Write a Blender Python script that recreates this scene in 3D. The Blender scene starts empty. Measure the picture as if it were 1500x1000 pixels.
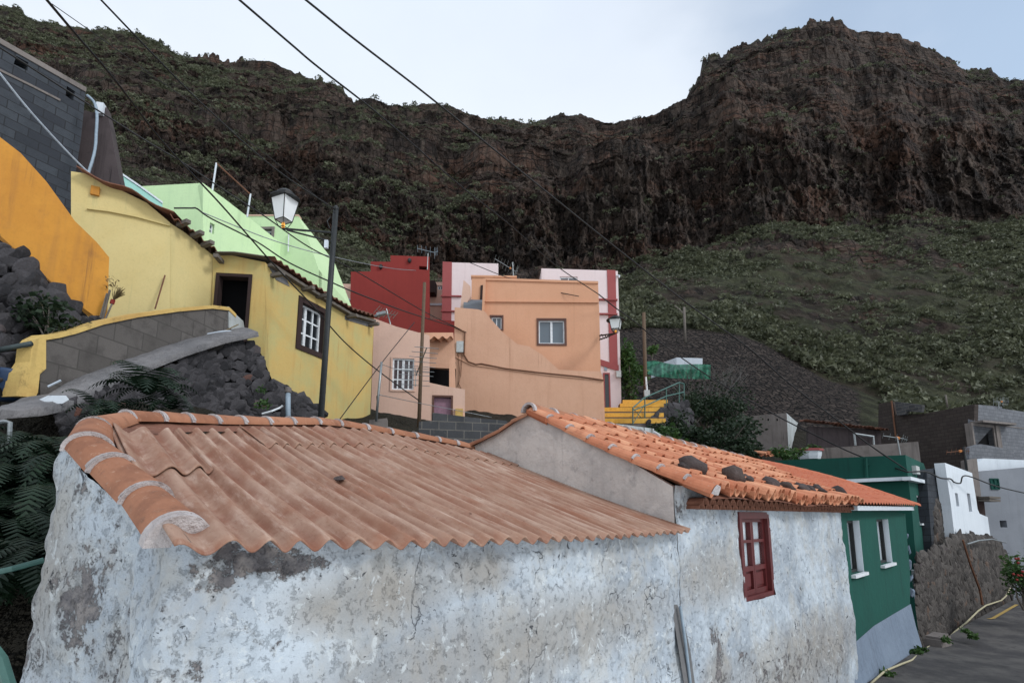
import bpy, bmesh, math, random
import numpy as np
from mathutils import Vector, Matrix
random.seed(7); rng=np.random.default_rng(7)
sc=bpy.context.scene
COL=sc.collection
# ------------------------------------------------------------ camera model
F,CX,CY,HOR=800.,750.,625.,755.
PIT=math.atan2(HOR-CY,F); CP,SP=math.cos(PIT),math.sin(PIT)
def ray(x,y):
    X=x-CX; U=CY-y
    return (X/F, CP-U/F*SP, SP+U/F*CP)
def at(x,y,d):
    r=ray(x,y); k=d/r[1]; return Vector((r[0]*k,d,r[2]*k))
def tanaz(x,y): r=ray(x,y); return r[0]/r[1]
def elev(x,y): r=ray(x,y); return r[2]/r[1]
cam=bpy.data.objects.new('camera',bpy.data.cameras.new('camera')); COL.objects.link(cam)
cam.rotation_euler=(math.pi/2+PIT,0,0)
cam.data.sensor_width=36; cam.data.lens=F/1500*36
cam.data.shift_y=(CY-500)/1500; cam.data.clip_end=3000; cam.data.clip_start=.05
sc.camera=cam
# ------------------------------------------------------------ noise
def _h(ix,iy,iz,seed):
    n=(ix.astype(np.uint32)*np.uint32(374761393)+iy.astype(np.uint32)*np.uint32(668265263)
       +iz.astype(np.uint32)*np.uint32(2147483647)+np.uint32(seed*1013904223&0xffffffff))
    n=(n^(n>>np.uint32(13)))*np.uint32(1274126177); n=n^(n>>np.uint32(16))
    n=n*np.uint32(2246822519); n=n^(n>>np.uint32(15))
    return n.astype(np.float64)/4294967295.
def vn(x,y,z,seed=0):
    x,y,z=np.broadcast_arrays(np.asarray(x,float),np.asarray(y,float),np.asarray(z,float))
    fx,fy,fz=np.floor(x),np.floor(y),np.floor(z)
    a,b,c=x-fx,y-fy,z-fz
    a=a*a*(3-2*a); b=b*b*(3-2*b); c=c*c*(3-2*c)
    i,j,k=fx.astype(np.int64),fy.astype(np.int64),fz.astype(np.int64)
    r=0
    for di,wa in((0,1-a),(1,a)):
        for dj,wb in((0,1-b),(1,b)):
            for dk,wc in((0,1-c),(1,c)):
                r=r+wa*wb*wc*_h(i+di,j+dj,k+dk,seed)
    return r*2-1
def fbm(x,y,z,o=4,seed=0,g=.5):
    r=0;a=1
    for q in range(o):
        r=r+a*vn(x*2**q,y*2**q,z*2**q,seed+q*7); a*=g
    return r
# ------------------------------------------------------------ mesh helpers
class MB:
    def __init__(s): s.v=[];s.f=[];s.uv=[];s.t=[]
    def add(s,vs,fs,uvs=None,tint=None):
        b=len(s.v); s.v+= [tuple(q) for q in vs]; s.f+=[tuple(i+b for i in f) for f in fs]
        s.uv+= [tuple(q) for q in uvs] if uvs is not None else [(q[0]+q[1],q[2]) for q in vs]
        s.t+=[random.random() if tint is None else tint]*len(vs)
    def hexa(s,p,tint=None):   # 8 points: bottom ring 0-3, top ring 4-7
        s.add(p,[(3,2,1,0),(4,5,6,7),(0,1,5,4),(1,2,6,5),(2,3,7,6),(3,0,4,7)],tint=tint)
    def box(s,c,ax,ay,az,tint=None):  # centre and three half-axis vectors
        c=Vector(c);ax=Vector(ax);ay=Vector(ay);az=Vector(az)
        s.hexa([c-ax-ay-az,c+ax-ay-az,c+ax+ay-az,c-ax+ay-az,c-ax-ay+az,c+ax-ay+az,c+ax+ay+az,c-ax+ay+az],tint)
    def tube(s,pts,r,n=6,tint=None,taper=None,cap=True):
        pts=[Vector(p) for p in pts]; m=len(pts); vs=[];fs=[]
        for i,p in enumerate(pts):
            d=(pts[min(i+1,m-1)]-pts[max(i-1,0)]).normalized()
            a=d.cross(Vector((0,0,1)));
            if a.length<1e-3: a=d.cross(Vector((1,0,0)))
            a.normalize(); b=a.cross(d)
            rr=r if taper is None else r+(taper-r)*i/(m-1)
            for k in range(n):
                t=2*math.pi*k/n; vs.append(p+a*(rr*math.cos(t))+b*(rr*math.sin(t)))
        for i in range(m-1):
            for k in range(n):
                fs.append((i*n+k,i*n+(k+1)%n,(i+1)*n+(k+1)%n,(i+1)*n+k))
        if cap: fs.append(tuple(range(n-1,-1,-1))); fs.append(tuple((m-1)*n+k for k in range(n)))
        s.add(vs,fs,tint=tint)
    def lathe(s,c,prof,n=10,rot=0,tint=None):  # prof: (r,z)
        vs=[];fs=[]
        for r,z in prof:
            for k in range(n):
                t=2*math.pi*k/n+rot; vs.append((c[0]+r*math.cos(t),c[1]+r*math.sin(t),c[2]+z))
        m=len(prof)
        for i in range(m-1):
            for k in range(n): fs.append((i*n+k,i*n+(k+1)%n,(i+1)*n+(k+1)%n,(i+1)*n+k))
        fs.append(tuple(range(n-1,-1,-1))); fs.append(tuple((m-1)*n+k for k in range(n)))
        s.add(vs,fs,tint=tint)
    def grid(s,P,closed=False,tint=None,uv=None):   # P: rows x cols of points
        R=len(P);Cn=len(P[0]);fs=[]
        for i in range(R-1):
            for j in range(Cn-1): fs.append((i*Cn+j,i*Cn+j+1,(i+1)*Cn+j+1,(i+1)*Cn+j))
        s.add([q for r in P for q in r],fs,tint=tint,uvs=[q for r in uv for q in r] if uv else None)
_ICO=None
def ico():
    global _ICO
    if _ICO is None:
        bm=bmesh.new(); bmesh.ops.create_icosphere(bm,subdivisions=2,radius=1)
        _ICO=(np.array([v.co[:] for v in bm.verts]),[tuple(v.index for v in f.verts) for f in bm.faces]); bm.free()
    return _ICO
_HULL={}
def hull(seed):
    """angular broken stone: convex hull of a few random points, edges knocked off"""
    k=seed%40
    if k not in _HULL:
        g=np.random.default_rng(k+900); P=g.normal(size=(15,3)); P/=np.linalg.norm(P,axis=1,keepdims=True); P*=g.uniform(.78,1.08,(15,1)); P=np.clip(P,-.82,.82)/.85
        bm=bmesh.new(); vs=[bm.verts.new(p) for p in P]; r=bmesh.ops.convex_hull(bm,input=vs)
        bmesh.ops.delete(bm,geom=[v for v in bm.verts if not v.link_faces],context='VERTS')
        bmesh.ops.bevel(bm,geom=bm.edges[:],offset=.09,segments=1,affect='EDGES',clamp_overlap=True)
        bm.verts.index_update(); _HULL[k]=(np.array([v.co[:] for v in bm.verts]),[tuple(v.index for v in f.verts) for f in bm.faces]); bm.free()
    return _HULL[k]
def add_rock(mb,c,rx,ry,rz,seed,rough=.35,axes=None,tint=None):
    V,Fc=hull(seed); q=V*np.array([rx,ry,rz])
    if axes is not None: q=q@np.array(axes)
    mb.add((q+np.array(c)).tolist(),Fc,tint=tint)
def add_blob(mb,c,rx,ry,rz,seed,rough=.35,axes=None):
    V,Fc=ico(); n=fbm(V[:,0]*1.1+seed*3.1,V[:,1]*1.1+seed*1.7,V[:,2]*1.1,3,seed%50); q=V*(1+rough*n)[:,None]*np.array([rx,ry,rz])
    if axes is not None: q=q@np.array(axes)
    mb.add((q+np.array(c)).tolist(),Fc)
def mesh_from(name,mb):
    me=bpy.data.meshes.new(name); me.from_pydata(mb.v,[],mb.f)
    if mb.uv:
        ul=me.uv_layers.new(name='UVMap'); idx=np.empty(len(me.loops),np.int32); me.loops.foreach_get('vertex_index',idx)
        ul.data.foreach_set('uv',np.array(mb.uv,np.float32)[idx].ravel())
    at_=me.attributes.new('tint','FLOAT','POINT'); at_.data.foreach_set('value',np.array(mb.t,np.float32))
    return me
def place(o,parent,root):
    COL.objects.link(o)
    if parent is not None:
        o.parent=parent
        if parent.type=='EMPTY': o.matrix_parent_inverse=Matrix.Translation(-Vector(parent.location))
def obj(name,mb,m,parent=None,smooth=False,fix=True):
    me=mesh_from(name,mb) if isinstance(mb,MB) else mb
    if fix:
        bm=bmesh.new(); bm.from_mesh(me); bmesh.ops.recalc_face_normals(bm,faces=bm.faces); bm.to_mesh(me); bm.free()
    if smooth: me.polygons.foreach_set('use_smooth',[True]*len(me.polygons))
    me.materials.append(m)
    o=bpy.data.objects.new(name,me); place(o,parent,None); return o
def tag(o,label=None,cat=None,group=None,kind=None):
    if label: o['label']=label
    if cat: o['category']=cat
    if group: o['group']=group
    if kind: o['kind']=kind
    return o
def thing(name,label,cat,loc,group=None):
    o=bpy.data.objects.new(name,None); o.location=loc; o.empty_display_size=.2; COL.objects.link(o)
    return tag(o,label,cat,group)
# ------------------------------------------------------------ vertical planes picked by picture rays
class Pl:
    def __init__(s,O,az):
        s.O=Vector(O); a=math.radians(az); s.d=Vector((math.sin(a),math.cos(a),0)); s.az=az
        n=Vector((s.d.y,-s.d.x,0)); s.n=n if n.dot(-s.O)>0 else -n
    def uz(s,x,y):
        r=Vector(ray(x,y)); k=s.O.dot(s.n)/r.dot(s.n); p=r*k
        return ((p-s.O).dot(s.d),p.z)
    def p(s,u,z,off=0): q=s.O+s.d*u+s.n*off; return Vector((q.x,q.y,z))
    def px(s,x,y,off=0): u,z=s.uz(x,y); return s.p(u,z,off)
    def back(s,off): return Pl(s.O+s.n*off,s.az)
def plane(x,y,d,az): return Pl(at(x,y,d),az)
def plane2(p,q): 
    d=Vector(q)-Vector(p); return Pl(p,math.degrees(math.atan2(d.x,d.y)))
def panel(pl,out,holes=(),th=.25,mb=None,px=True,off=0):
    """solid slab on plane pl: outline and holes given by picture rays (px) or (u,z)"""
    if px: out=[pl.uz(*q) for q in out]; holes=[[pl.uz(*q) for q in h] for h in holes]
    bm=bmesh.new(); loops=[]
    for lp in [out]+list(holes):
        vs=[bm.verts.new((u,z,0)) for u,z in lp]
        for i in range(len(vs)): bm.edges.new((vs[i],vs[(i+1)%len(vs)]))
        loops.append(vs)
    bmesh.ops.triangle_fill(bm,use_beauty=True,use_dissolve=False,edges=bm.edges[:])
    bm.verts.index_update()
    uz=[v.co.copy() for v in bm.verts]; n=len(uz)
    fr=[tuple(v.index for v in f.verts) for f in bm.faces]
    lo=[[v.index for v in l] for l in loops]; bm.free()
    vs=[pl.p(q.x,q.y,off) for q in uz]+[pl.p(q.x,q.y,off-th) for q in uz]
    uv=[(q.x,q.y) for q in uz]+[(q.x+th,q.y+.01) for q in uz]
    fs=fr+[tuple(i+n for i in f[::-1]) for f in fr]
    for l in lo:
        for i in range(len(l)):
            a,b=l[i],l[(i+1)%len(l)]; fs.append((a,b,b+n,a+n))
    if mb is None: mb=MB()
    mb.add(vs,fs,uvs=uv,tint=.5); return mb
def rect(pl,x0,y0,x1,y1):
    """upright rectangle in (u,z) whose corners fall nearest these picture corners"""
    a=pl.uz(x0,y0);b=pl.uz(x1,y0);c=pl.uz(x1,y1);d=pl.uz(x0,y1)
    xm,ym=(x0+x1)/2,(y0+y1)/2
    u0=pl.uz(x0,ym)[0];u1=pl.uz(x1,ym)[0];z1=pl.uz(xm,y0)[1];z0=pl.uz(xm,y1)[1]
    return (min(u0,u1),min(z0,z1),max(u0,u1),max(z0,z1))
def loop(r,g=0): u0,z0,u1,z1=r; return [(u0-g,z0-g),(u1+g,z0-g),(u1+g,z1+g),(u0-g,z1+g)]
def rbox(mb,pl,u0,z0,u1,z1,o0,o1):
    p=[pl.p(u0,z0,o0),pl.p(u1,z0,o0),pl.p(u1,z0,o1),pl.p(u0,z0,o1),pl.p(u0,z1,o0),pl.p(u1,z1,o0),pl.p(u1,z1,o1),pl.p(u0,z1,o1)]
    mb.hexa(p)
def window(root,pl,r,cols,rows,fm,gm,bar=.05,rec=.1,sill=None,surround=None,sw=.08,curtain=None,mull=None,name='window'):
    """casement: frame and glazing bars set back in its opening, pane behind, optional surround and sill"""
    u0,z0,u1,z1=r; mb=MB(); o0,o1=-rec-.05,-rec+.02
    for a,b,c,d in((u0,z0,u0+bar,z1),(u1-bar,z0,u1,z1),(u0+bar,z0,u1-bar,z0+bar),(u0+bar,z1-bar,u1-bar,z1)): rbox(mb,pl,a,b,c,d,o0,o1)
    t=bar*.38
    for i in range(1,cols):
        u=u0+(u1-u0)*i/cols; w=bar*.8 if mull and i in mull else t
        rbox(mb,pl,u-w,z0+bar,u+w,z1-bar,o0+.008,o1-.006)
    for j in range(1,rows):
        z=z0+(z1-z0)*j/rows; rbox(mb,pl,u0+bar,z-t,u1-bar,z+t,o0+.012,o1-.012)
    w=obj(name,mb,fm,root)
    g=MB(); rbox(g,pl,u0+.01,z0+.01,u1-.01,z1-.01,-rec-.035,-rec-.025); obj('pane',g,gm,w)
    if curtain is not None:
        g=MB(); P=[];n=40
        for z in(z0,z1): P.append([pl.p(u0-.06+(u1-u0+.12)*i/n,z,-rec-.075+.02*math.sin(i*1.1)+.01*math.sin(i*2.7)) for i in range(n+1)])
        g.grid(P); obj('curtain',g,curtain,w,smooth=True)
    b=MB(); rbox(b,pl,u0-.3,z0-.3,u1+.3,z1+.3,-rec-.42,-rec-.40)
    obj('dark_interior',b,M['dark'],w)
    if surround is not None:
        s=MB(); panel(pl,loop(r,sw),[loop(r,-.002)],rec+.01,s,px=False,off=.03); obj('surround',s,surround,w)
    if sill is not None:
        s=MB(); rbox(s,pl,u0-.06,z0-.06,u1+.06,z0-.002,-rec,.07); obj('sill',s,sill,w)
    return w
def smoothline(pts,n):
    """resampled Catmull-Rom through 3D points"""
    pts=[Vector(p) for p in pts]; out=[]; m=len(pts)-1
    for i in range(m):
        p0=pts[max(i-1,0)];p1=pts[i];p2=pts[i+1];p3=pts[min(i+2,m)]
        for k in range(n):
            t=k/n; out.append(.5*((2*p1)+(p2-p0)*t+(2*p0-5*p1+4*p2-p3)*t*t+(3*p1-p0-3*p2+p3)*t**3))
    out.append(pts[-1]); return out
# ------------------------------------------------------------ materials
def lin(c): return tuple(((q/255)/12.92 if q/255<=.04045 else ((q/255+.055)/1.055)**2.4) for q in c)
def C(r,g,b,k=1.0,sat=.84):
    q=lin((r,g,b)); y=.3*q[0]+.59*q[1]+.11*q[2]; return tuple(min(.9,max(0,y+(v-y)*sat)*k) for v in q)
class NT:
    def __init__(s,name):
        s.m=bpy.data.materials.new(name); s.m.use_nodes=True; s.t=s.m.node_tree; s.b=s.t.nodes['Principled BSDF']
        s.pos=s.N('ShaderNodeNewGeometry').outputs['Position']
    def N(s,ty,**k):
        n=s.t.nodes.new(ty)
        for a,v in k.items(): setattr(n,a,v)
        return n
    def set(s,sock,v):
        if isinstance(v,bpy.types.NodeSocket): s.t.links.new(v,sock)
        else:
            if isinstance(v,tuple) and len(v)==3 and sock.type=='RGBA': v=v+(1,)
            sock.default_value=v
    def noise(s,scale=5,detail=4,rough=.55,vec=None,dist=0,sc3=None):
        v=vec if vec is not None else s.pos
        if sc3 is not None:
            m=s.N('ShaderNodeVectorMath',operation='MULTIPLY'); s.set(m.inputs[0],v); m.inputs[1].default_value=sc3; v=m.outputs[0]
        n=s.N('ShaderNodeTexNoise'); s.set(n.inputs['Vector'],v)
        n.inputs['Scale'].default_value=scale;n.inputs['Detail'].default_value=detail;n.inputs['Roughness'].default_value=rough;n.inputs['Distortion'].default_value=dist
        return n.outputs['Fac']
    def voro(s,scale,feature='F1',out='Distance',vec=None,sc3=None,rand=1):
        v=vec if vec is not None else s.pos
        if sc3 is not None:
            m=s.N('ShaderNodeVectorMath',operation='MULTIPLY'); s.set(m.inputs[0],v); m.inputs[1].default_value=sc3; v=m.outputs[0]
        n=s.N('ShaderNodeTexVoronoi',feature=feature); s.set(n.inputs['Vector'],v); n.inputs['Scale'].default_value=scale; n.inputs['Randomness'].default_value=rand
        return n.outputs[out]
    def ramp(s,f,a,b):   # 0 below a, 1 above b
        n=s.N('ShaderNodeMapRange'); n.interpolation_type='SMOOTHSTEP'; s.set(n.inputs[0],f); n.inputs[1].default_value=a;n.inputs[2].default_value=b
        return n.outputs[0]
    def mix(s,f,a,b,mode='MIX'):
        n=s.N('ShaderNodeMix',data_type='RGBA',blend_type=mode); s.set(n.inputs['Factor'],f); s.set(n.inputs[6],a); s.set(n.inputs[7],b); return n.outputs[2]
    def math(s,op,a,b=0.):
        n=s.N('ShaderNodeMath',operation=op); s.set(n.inputs[0],a); s.set(n.inputs[1],b); return n.outputs[0]
    def attr(s,name):
        n=s.N('ShaderNodeAttribute'); n.attribute_name=name; return n.outputs['Fac']
    def uv(s): return s.N('ShaderNodeUVMap').outputs[0]
    def bump(s,h,st=.5,d=.02,prev=None):
        n=s.N('ShaderNodeBump'); s.set(n.inputs['Height'],h); n.inputs['Strength'].default_value=st; n.inputs['Distance'].default_value=d
        if prev is not None: s.set(n.inputs['Normal'],prev)
        return n.outputs[0]
    def out(s,col,rough=.85,nrm=None,spec=.3,metal=0):
        s.set(s.b.inputs['Base Color'],col); s.set(s.b.inputs['Roughness'],rough)
        s.b.inputs['Specular IOR Level'].default_value=spec; s.b.inputs['Metallic'].default_value=metal
        if nrm is not None: s.set(s.b.inputs['Normal'],nrm)
        return s.m
M={}
def dk(c,k): return tuple(q*k for q in c)
def plaster(name,c,c2=None,var=.5,dirt=.3,streak=.3,bump=.25,rough=.9,dcol=None,scale=1.0):
    n=NT(name); c2=c2 or dk(c,.8); dcol=dcol or dk(c,.55)
    a=n.mix(n.math('MULTIPLY',n.ramp(n.noise(.9*scale,5,.6),.35,.68),var),c,c2)
    st=n.ramp(n.noise(1.6*scale,4,.6,sc3=(2.4,2.4,.16)),.5,.72)
    a=n.mix(n.math('MULTIPLY',st,streak),a,dcol)
    d=n.ramp(n.noise(4*scale,6,.7),.52,.72); a=n.mix(n.math('MULTIPLY',d,dirt),a,dcol)
    fine=n.noise(26*scale,4,.6); a=n.mix(n.math('MULTIPLY',n.ramp(fine,.45,.75),.16),a,dk(c,.5))
    dr=n.ramp(n.noise(5*scale,5,.65,sc3=(1.6,1.6,.05)),.56,.72); a=n.mix(n.math('MULTIPLY',n.math('MULTIPLY',dr,n.ramp(n.noise(.7*scale,3),.4,.6)),streak*2.4),a,dk(dcol,.85))
    pt_=n.ramp(n.noise(1.9*scale,3,.5,dist=.8),.60,.63); a=n.mix(n.math('MULTIPLY',pt_,dirt*.6),a,tuple(min(.9,q*1.12) for q in c))
    b=n.bump(n.noise(7*scale,5,.6),bump,.03); b=n.bump(n.noise(45,3,.6),bump*.5,.008,b)
    M[name]=n.out(a,rough,b); return M[name]
def simple(name,c,rough=.5,metal=0,var=.15,spec=.4,scale=12):
    n=NT(name); a=n.mix(n.math('MULTIPLY',n.ramp(n.noise(scale,4,.6),.35,.7),var*3),c,dk(c,.55))
    M[name]=n.out(a,rough,n.bump(n.noise(scale*3,3),.15,.004),spec,metal); return M[name]
# ------------------------------------------------------------ world, sun
SUN_AZ,SUN_EL=118,38
w=bpy.data.worlds.new('World'); sc.world=w; w.use_nodes=True; nt=w.node_tree; nt.nodes.clear()
def WN(t,**k):
    n=nt.nodes.new(t)
    for a,v in k.items(): setattr(n,a,v)
    return n
sky=WN('ShaderNodeTexSky',sky_type='NISHITA'); sky.sun_disc=False; sky.sun_elevation=math.radians(SUN_EL); sky.sun_rotation=math.radians(SUN_AZ)
sky.air_density=1.0; sky.dust_density=.6; sky.ozone_density=3.0
bg1=WN('ShaderNodeBackground'); bg1.inputs[1].default_value=.15; tn=WN('ShaderNodeMix',data_type='RGBA',blend_type='MULTIPLY'); tn.inputs[0].default_value=1; nt.links.new(sky.outputs[0],tn.inputs[6]); tn.inputs[7].default_value=(.9,1.12,1.08,1); nt.links.new(tn.outputs[2],bg1.inputs[0])
bg2=WN('ShaderNodeBackground'); bg2.inputs[1].default_value=1.08
tc=WN('ShaderNodeTexCoord'); 
mp=WN('ShaderNodeMapping'); mp.inputs['Scale'].default_value=(1,1,1.8); nt.links.new(tc.outputs['Generated'],mp.inputs[0])
nz=WN('ShaderNodeTexNoise'); nz.inputs['Scale'].default_value=2.2; nz.inputs['Detail'].default_value=6; nz.inputs['Roughness'].default_value=.5; nt.links.new(mp.outputs[0],nz.inputs[0])
# broad break in the cloud towards one part of the sky, cloud everywhere else
brk=WN('ShaderNodeVectorMath',operation='DOT_PRODUCT'); nt.links.new(tc.outputs['Generated'],brk.inputs[0])
bv=Vector((.70,.52,.60)).normalized(); brk.inputs[1].default_value=bv
mr=WN('ShaderNodeMapRange'); mr.interpolation_type='SMOOTHSTEP'; nt.links.new(brk.outputs['Value'],mr.inputs[0])
mr.inputs[1].default_value=.82; mr.inputs[2].default_value=1.0; mr.inputs[3].default_value=0; mr.inputs[4].default_value=.46
ad=WN('ShaderNodeMath',operation='SUBTRACT'); nt.links.new(nz.outputs[0],ad.inputs[0]); nt.links.new(mr.outputs[0],ad.inputs[1])
cv=WN('ShaderNodeMapRange'); cv.interpolation_type='SMOOTHSTEP'; nt.links.new(ad.outputs[0],cv.inputs[0]); cv.inputs[1].default_value=-.06; cv.inputs[2].default_value=.48; cv.inputs[3].default_value=.42; cv.inputs[4].default_value=1
sep=WN('ShaderNodeSeparateXYZ'); nt.links.new(tc.outputs['Generated'],sep.inputs[0])
el=WN('ShaderNodeMapRange'); nt.links.new(sep.outputs['Z'],el.inputs[0]); el.inputs[1].default_value=.3; el.inputs[2].default_value=.75
cr=WN('ShaderNodeMix',data_type='RGBA'); nt.links.new(el.outputs[0],cr.inputs[0]); cr.inputs[6].default_value=(.93,.98,1.02,1); cr.inputs[7].default_value=(.72,.80,.92,1)
nz2=WN('ShaderNodeTexNoise'); nz2.inputs['Scale'].default_value=1.3; nz2.inputs['Detail'].default_value=5; nt.links.new(mp.outputs[0],nz2.inputs[0])
m2=WN('ShaderNodeMapRange'); nt.links.new(nz2.outputs[0],m2.inputs[0]); m2.inputs[1].default_value=.3; m2.inputs[2].default_value=.7; m2.inputs[3].default_value=.86; m2.inputs[4].default_value=1.04
mc=WN('ShaderNodeVectorMath',operation='SCALE'); nt.links.new(cr.outputs[2],mc.inputs[0]); nt.links.new(m2.outputs[0],mc.inputs['Scale'])
nt.links.new(mc.outputs[0],bg2.inputs[0])
ms=WN('ShaderNodeMixShader'); nt.links.new(cv.outputs[0],ms.inputs[0]); nt.links.new(bg1.outputs[0],ms.inputs[1]); nt.links.new(bg2.outputs[0],ms.inputs[2])
wo=WN('ShaderNodeOutputWorld'); nt.links.new(ms.outputs[0],wo.inputs[0])
sl=bpy.data.lights.new('sun','SUN'); sl.energy=1.5; sl.angle=math.radians(14); sl.color=(1,.985,.96)
so=bpy.data.objects.new('sun',sl); COL.objects.link(so)
a=math.radians(SUN_AZ); e=math.radians(SUN_EL)
so.rotation_euler=Vector((-math.sin(a)*math.cos(e),-math.cos(a)*math.cos(e),-math.sin(e))).to_track_quat('-Z','Y').to_euler()
vs=sc.view_settings; vs.view_transform='Standard'; vs.look='None'; vs.exposure=0.14; vs.gamma=1
# ------------------------------------------------------------ materials
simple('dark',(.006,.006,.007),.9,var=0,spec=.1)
K=.86
plaster('yellow',C(214,194,124,.92),C(206,182,106,.92),.6,.12,.22,.15,dcol=C(178,178,120,K))
plaster('yellow_rain',C(214,180,92,K),C(194,184,112,K),.9,.16,.35,.15,dcol=C(200,150,70,K),scale=1.6)
plaster('ochre',C(210,146,50,K,.95),C(190,126,42,K,.95),.6,.25,.35,.2,dcol=C(150,100,50,K))
plaster('yellow_cap',C(222,186,92,K),C(206,160,72,K),.9,.75,.1,.5,dcol=C(120,100,60,K))
plaster('mint',C(206,240,180,.9),C(196,232,168,.9),.4,.12,.12,.08,dcol=C(140,190,150,K))
plaster('teal',C(160,226,214,K),C(150,214,204,K),.4,.1,.1,.08)
plaster('red',C(146,42,36,K),C(134,38,34,K),.4,.1,.15,.08)
plaster('orange',C(228,166,126,K),C(220,156,114,K),.5,.1,.14,.12,dcol=C(196,140,100,K))
plaster('peach',C(232,190,168,K),C(224,178,154,K),.4,.1,.16,.12,dcol=C(200,150,120,K))
plaster('salmon',C(228,174,140,K),C(218,162,126,K),.5,.12,.2,.18,dcol=C(190,132,96,K))
plaster('palepink',C(238,220,222,K),C(230,206,206,K),.4,.08,.1,.1)
plaster('rosy',C(172,84,84,K),C(160,74,76,K),.4,.1,.1,.1)
plaster('dkgreen',C(16,84,74,.9,.95),C(14,74,66,.9,.95),.5,.25,.2,.3,dcol=C(12,52,50,K))
plaster('dkgreen2',C(14,76,66,.9,.95),C(12,66,60,.9,.95),.5,.15,.2,.1,dcol=C(12,52,48,K))
plaster('plinth',C(128,146,168,K),C(110,128,150,K),.6,.3,.2,.6,dcol=C(80,92,110,K))
plaster('white',C(226,236,246,K),C(212,224,236,K),.4,.12,.15,.1,dcol=C(170,180,190,K))
plaster('oldwhite',C(196,206,210,K),C(160,164,160,K),.8,.5,.5,.3,dcol=C(110,108,100,K))
plaster('grey',C(140,146,156,K),C(126,132,142,K),.5,.12,.15,.1)
plaster('concrete',C(132,124,120,K),C(112,104,100,K),.7,.4,.5,.25,dcol=C(80,74,72,K))
plaster('gablewall',C(206,198,192,.95),C(172,166,164,.95),1.,.5,.12,.6,dcol=C(128,124,126,.9),scale=1.6)
plaster('cement',C(120,120,122,K),C(96,96,98,K),.8,.4,.2,.5,dcol=C(64,64,66,K),scale=1.5)
plaster('slab',C(134,132,134,K),C(104,104,108,K),.8,.5,.2,1.2,dcol=C(76,76,80,K),scale=2.2)
plaster('brownwall',C(84,74,76,K),C(66,58,60,K),.6,.3,.7,.2,dcol=C(50,44,46,K))
plaster('stepyellow',C(244,184,20,K),C(232,166,18,K),.5,.5,.1,.3,dcol=C(120,96,50,K),scale=2)
plaster('mortar',C(206,198,198,K),C(170,158,156,K),.7,.45,.1,.9,dcol=C(120,104,100,K),scale=5)
plaster('redwood_dark',C(58,42,40),C(44,34,34),.5,.2,.3,.1)
simple('whiteframe',C(232,238,244,.9),.45); simple('brownframe',C(104,64,50,.9),.6); simple('steel',C(70,84,86,.8),.5,.3)
simple('black',C(26,28,30),.5); simple('darkpole',C(44,48,50),.6,.2); simple('cable',C(20,20,22),.6,var=0)
simple('whitehose',C(190,204,220,.8),.5); simple('bluepipe',C(150,172,190,.8),.5); simple('wood',C(110,88,66,.8),.85); simple('greywood',C(120,112,104,.8),.9)
simple('galv',C(160,168,172,.8),.4,.6); simple('rust',C(130,84,56,.8),.8); simple('teal_rail',C(70,120,112,.8),.5); simple('burgundy',C(98,30,32,.9),.45,var=.12)
simple('purple',C(160,116,138,.85),.6); simple('navy',C(40,70,110,.8),.5); simple('orangeplastic',C(236,140,40,.9),.5); simple('meterbox',C(200,206,206,.85),.5)
simple('straw_pipe',C(196,186,146,.8),.7); simple('yellowpaint',C(196,160,60,.8),.8,var=.25); simple('curtain',C(112,124,132,.9),.9,var=.1); simple('white_curtain',C(212,226,236,.95),.9,var=.1)
def glass(name,c,rough=.08):
    n=NT(name); M[name]=n.out(c,rough,n.bump(n.noise(3,2),.05,.01),.6); return M[name]
simple('eavetile',C(150,96,72,.85),.9,var=.25); glass('pane',(.015,.018,.022)); glass('bluepane',(.10,.13,.16)); glass('warmpane',(.06,.035,.04))
def clear(name,a=.35):
    n=NT(name); n.b.inputs['Transmission Weight'].default_value=0
    tr=n.N('ShaderNodeBsdfTransparent'); gl=n.N('ShaderNodeBsdfGlossy'); gl.inputs['Roughness'].default_value=.03
    mx=n.N('ShaderNodeMixShader'); mx.inputs[0].default_value=.14; n.t.links.new(tr.outputs[0],mx.inputs[1]); n.t.links.new(gl.outputs[0],mx.inputs[2])
    n.t.links.new(mx.outputs[0],n.t.nodes['Material Output'].inputs[0]); M[name]=n.m
clear('clearpane')
n=NT('lampglass'); n.b.inputs['Base Color'].default_value=(.94,.97,.98,1); n.b.inputs['Roughness'].default_value=.35
n.b.inputs['Subsurface Weight'].default_value=.0; tl=n.N('ShaderNodeBsdfTranslucent'); tl.inputs[0].default_value=(.95,.98,1,1); mx=n.N('ShaderNodeMixShader'); mx.inputs[0].default_value=.25
n.t.links.new(n.b.outputs[0],mx.inputs[1]); n.t.links.new(tl.outputs[0],mx.inputs[2]); n.t.links.new(mx.outputs[0],n.t.nodes['Material Output'].inputs[0]); M['lampglass']=n.m
n=NT('bulb'); n.b.inputs['Base Color'].default_value=(.9,.4,.05,1); n.b.inputs['Emission Color'].default_value=(1,.42,.06,1); n.b.inputs['Emission Strength'].default_value=.5; M['bulb']=n.m
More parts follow.
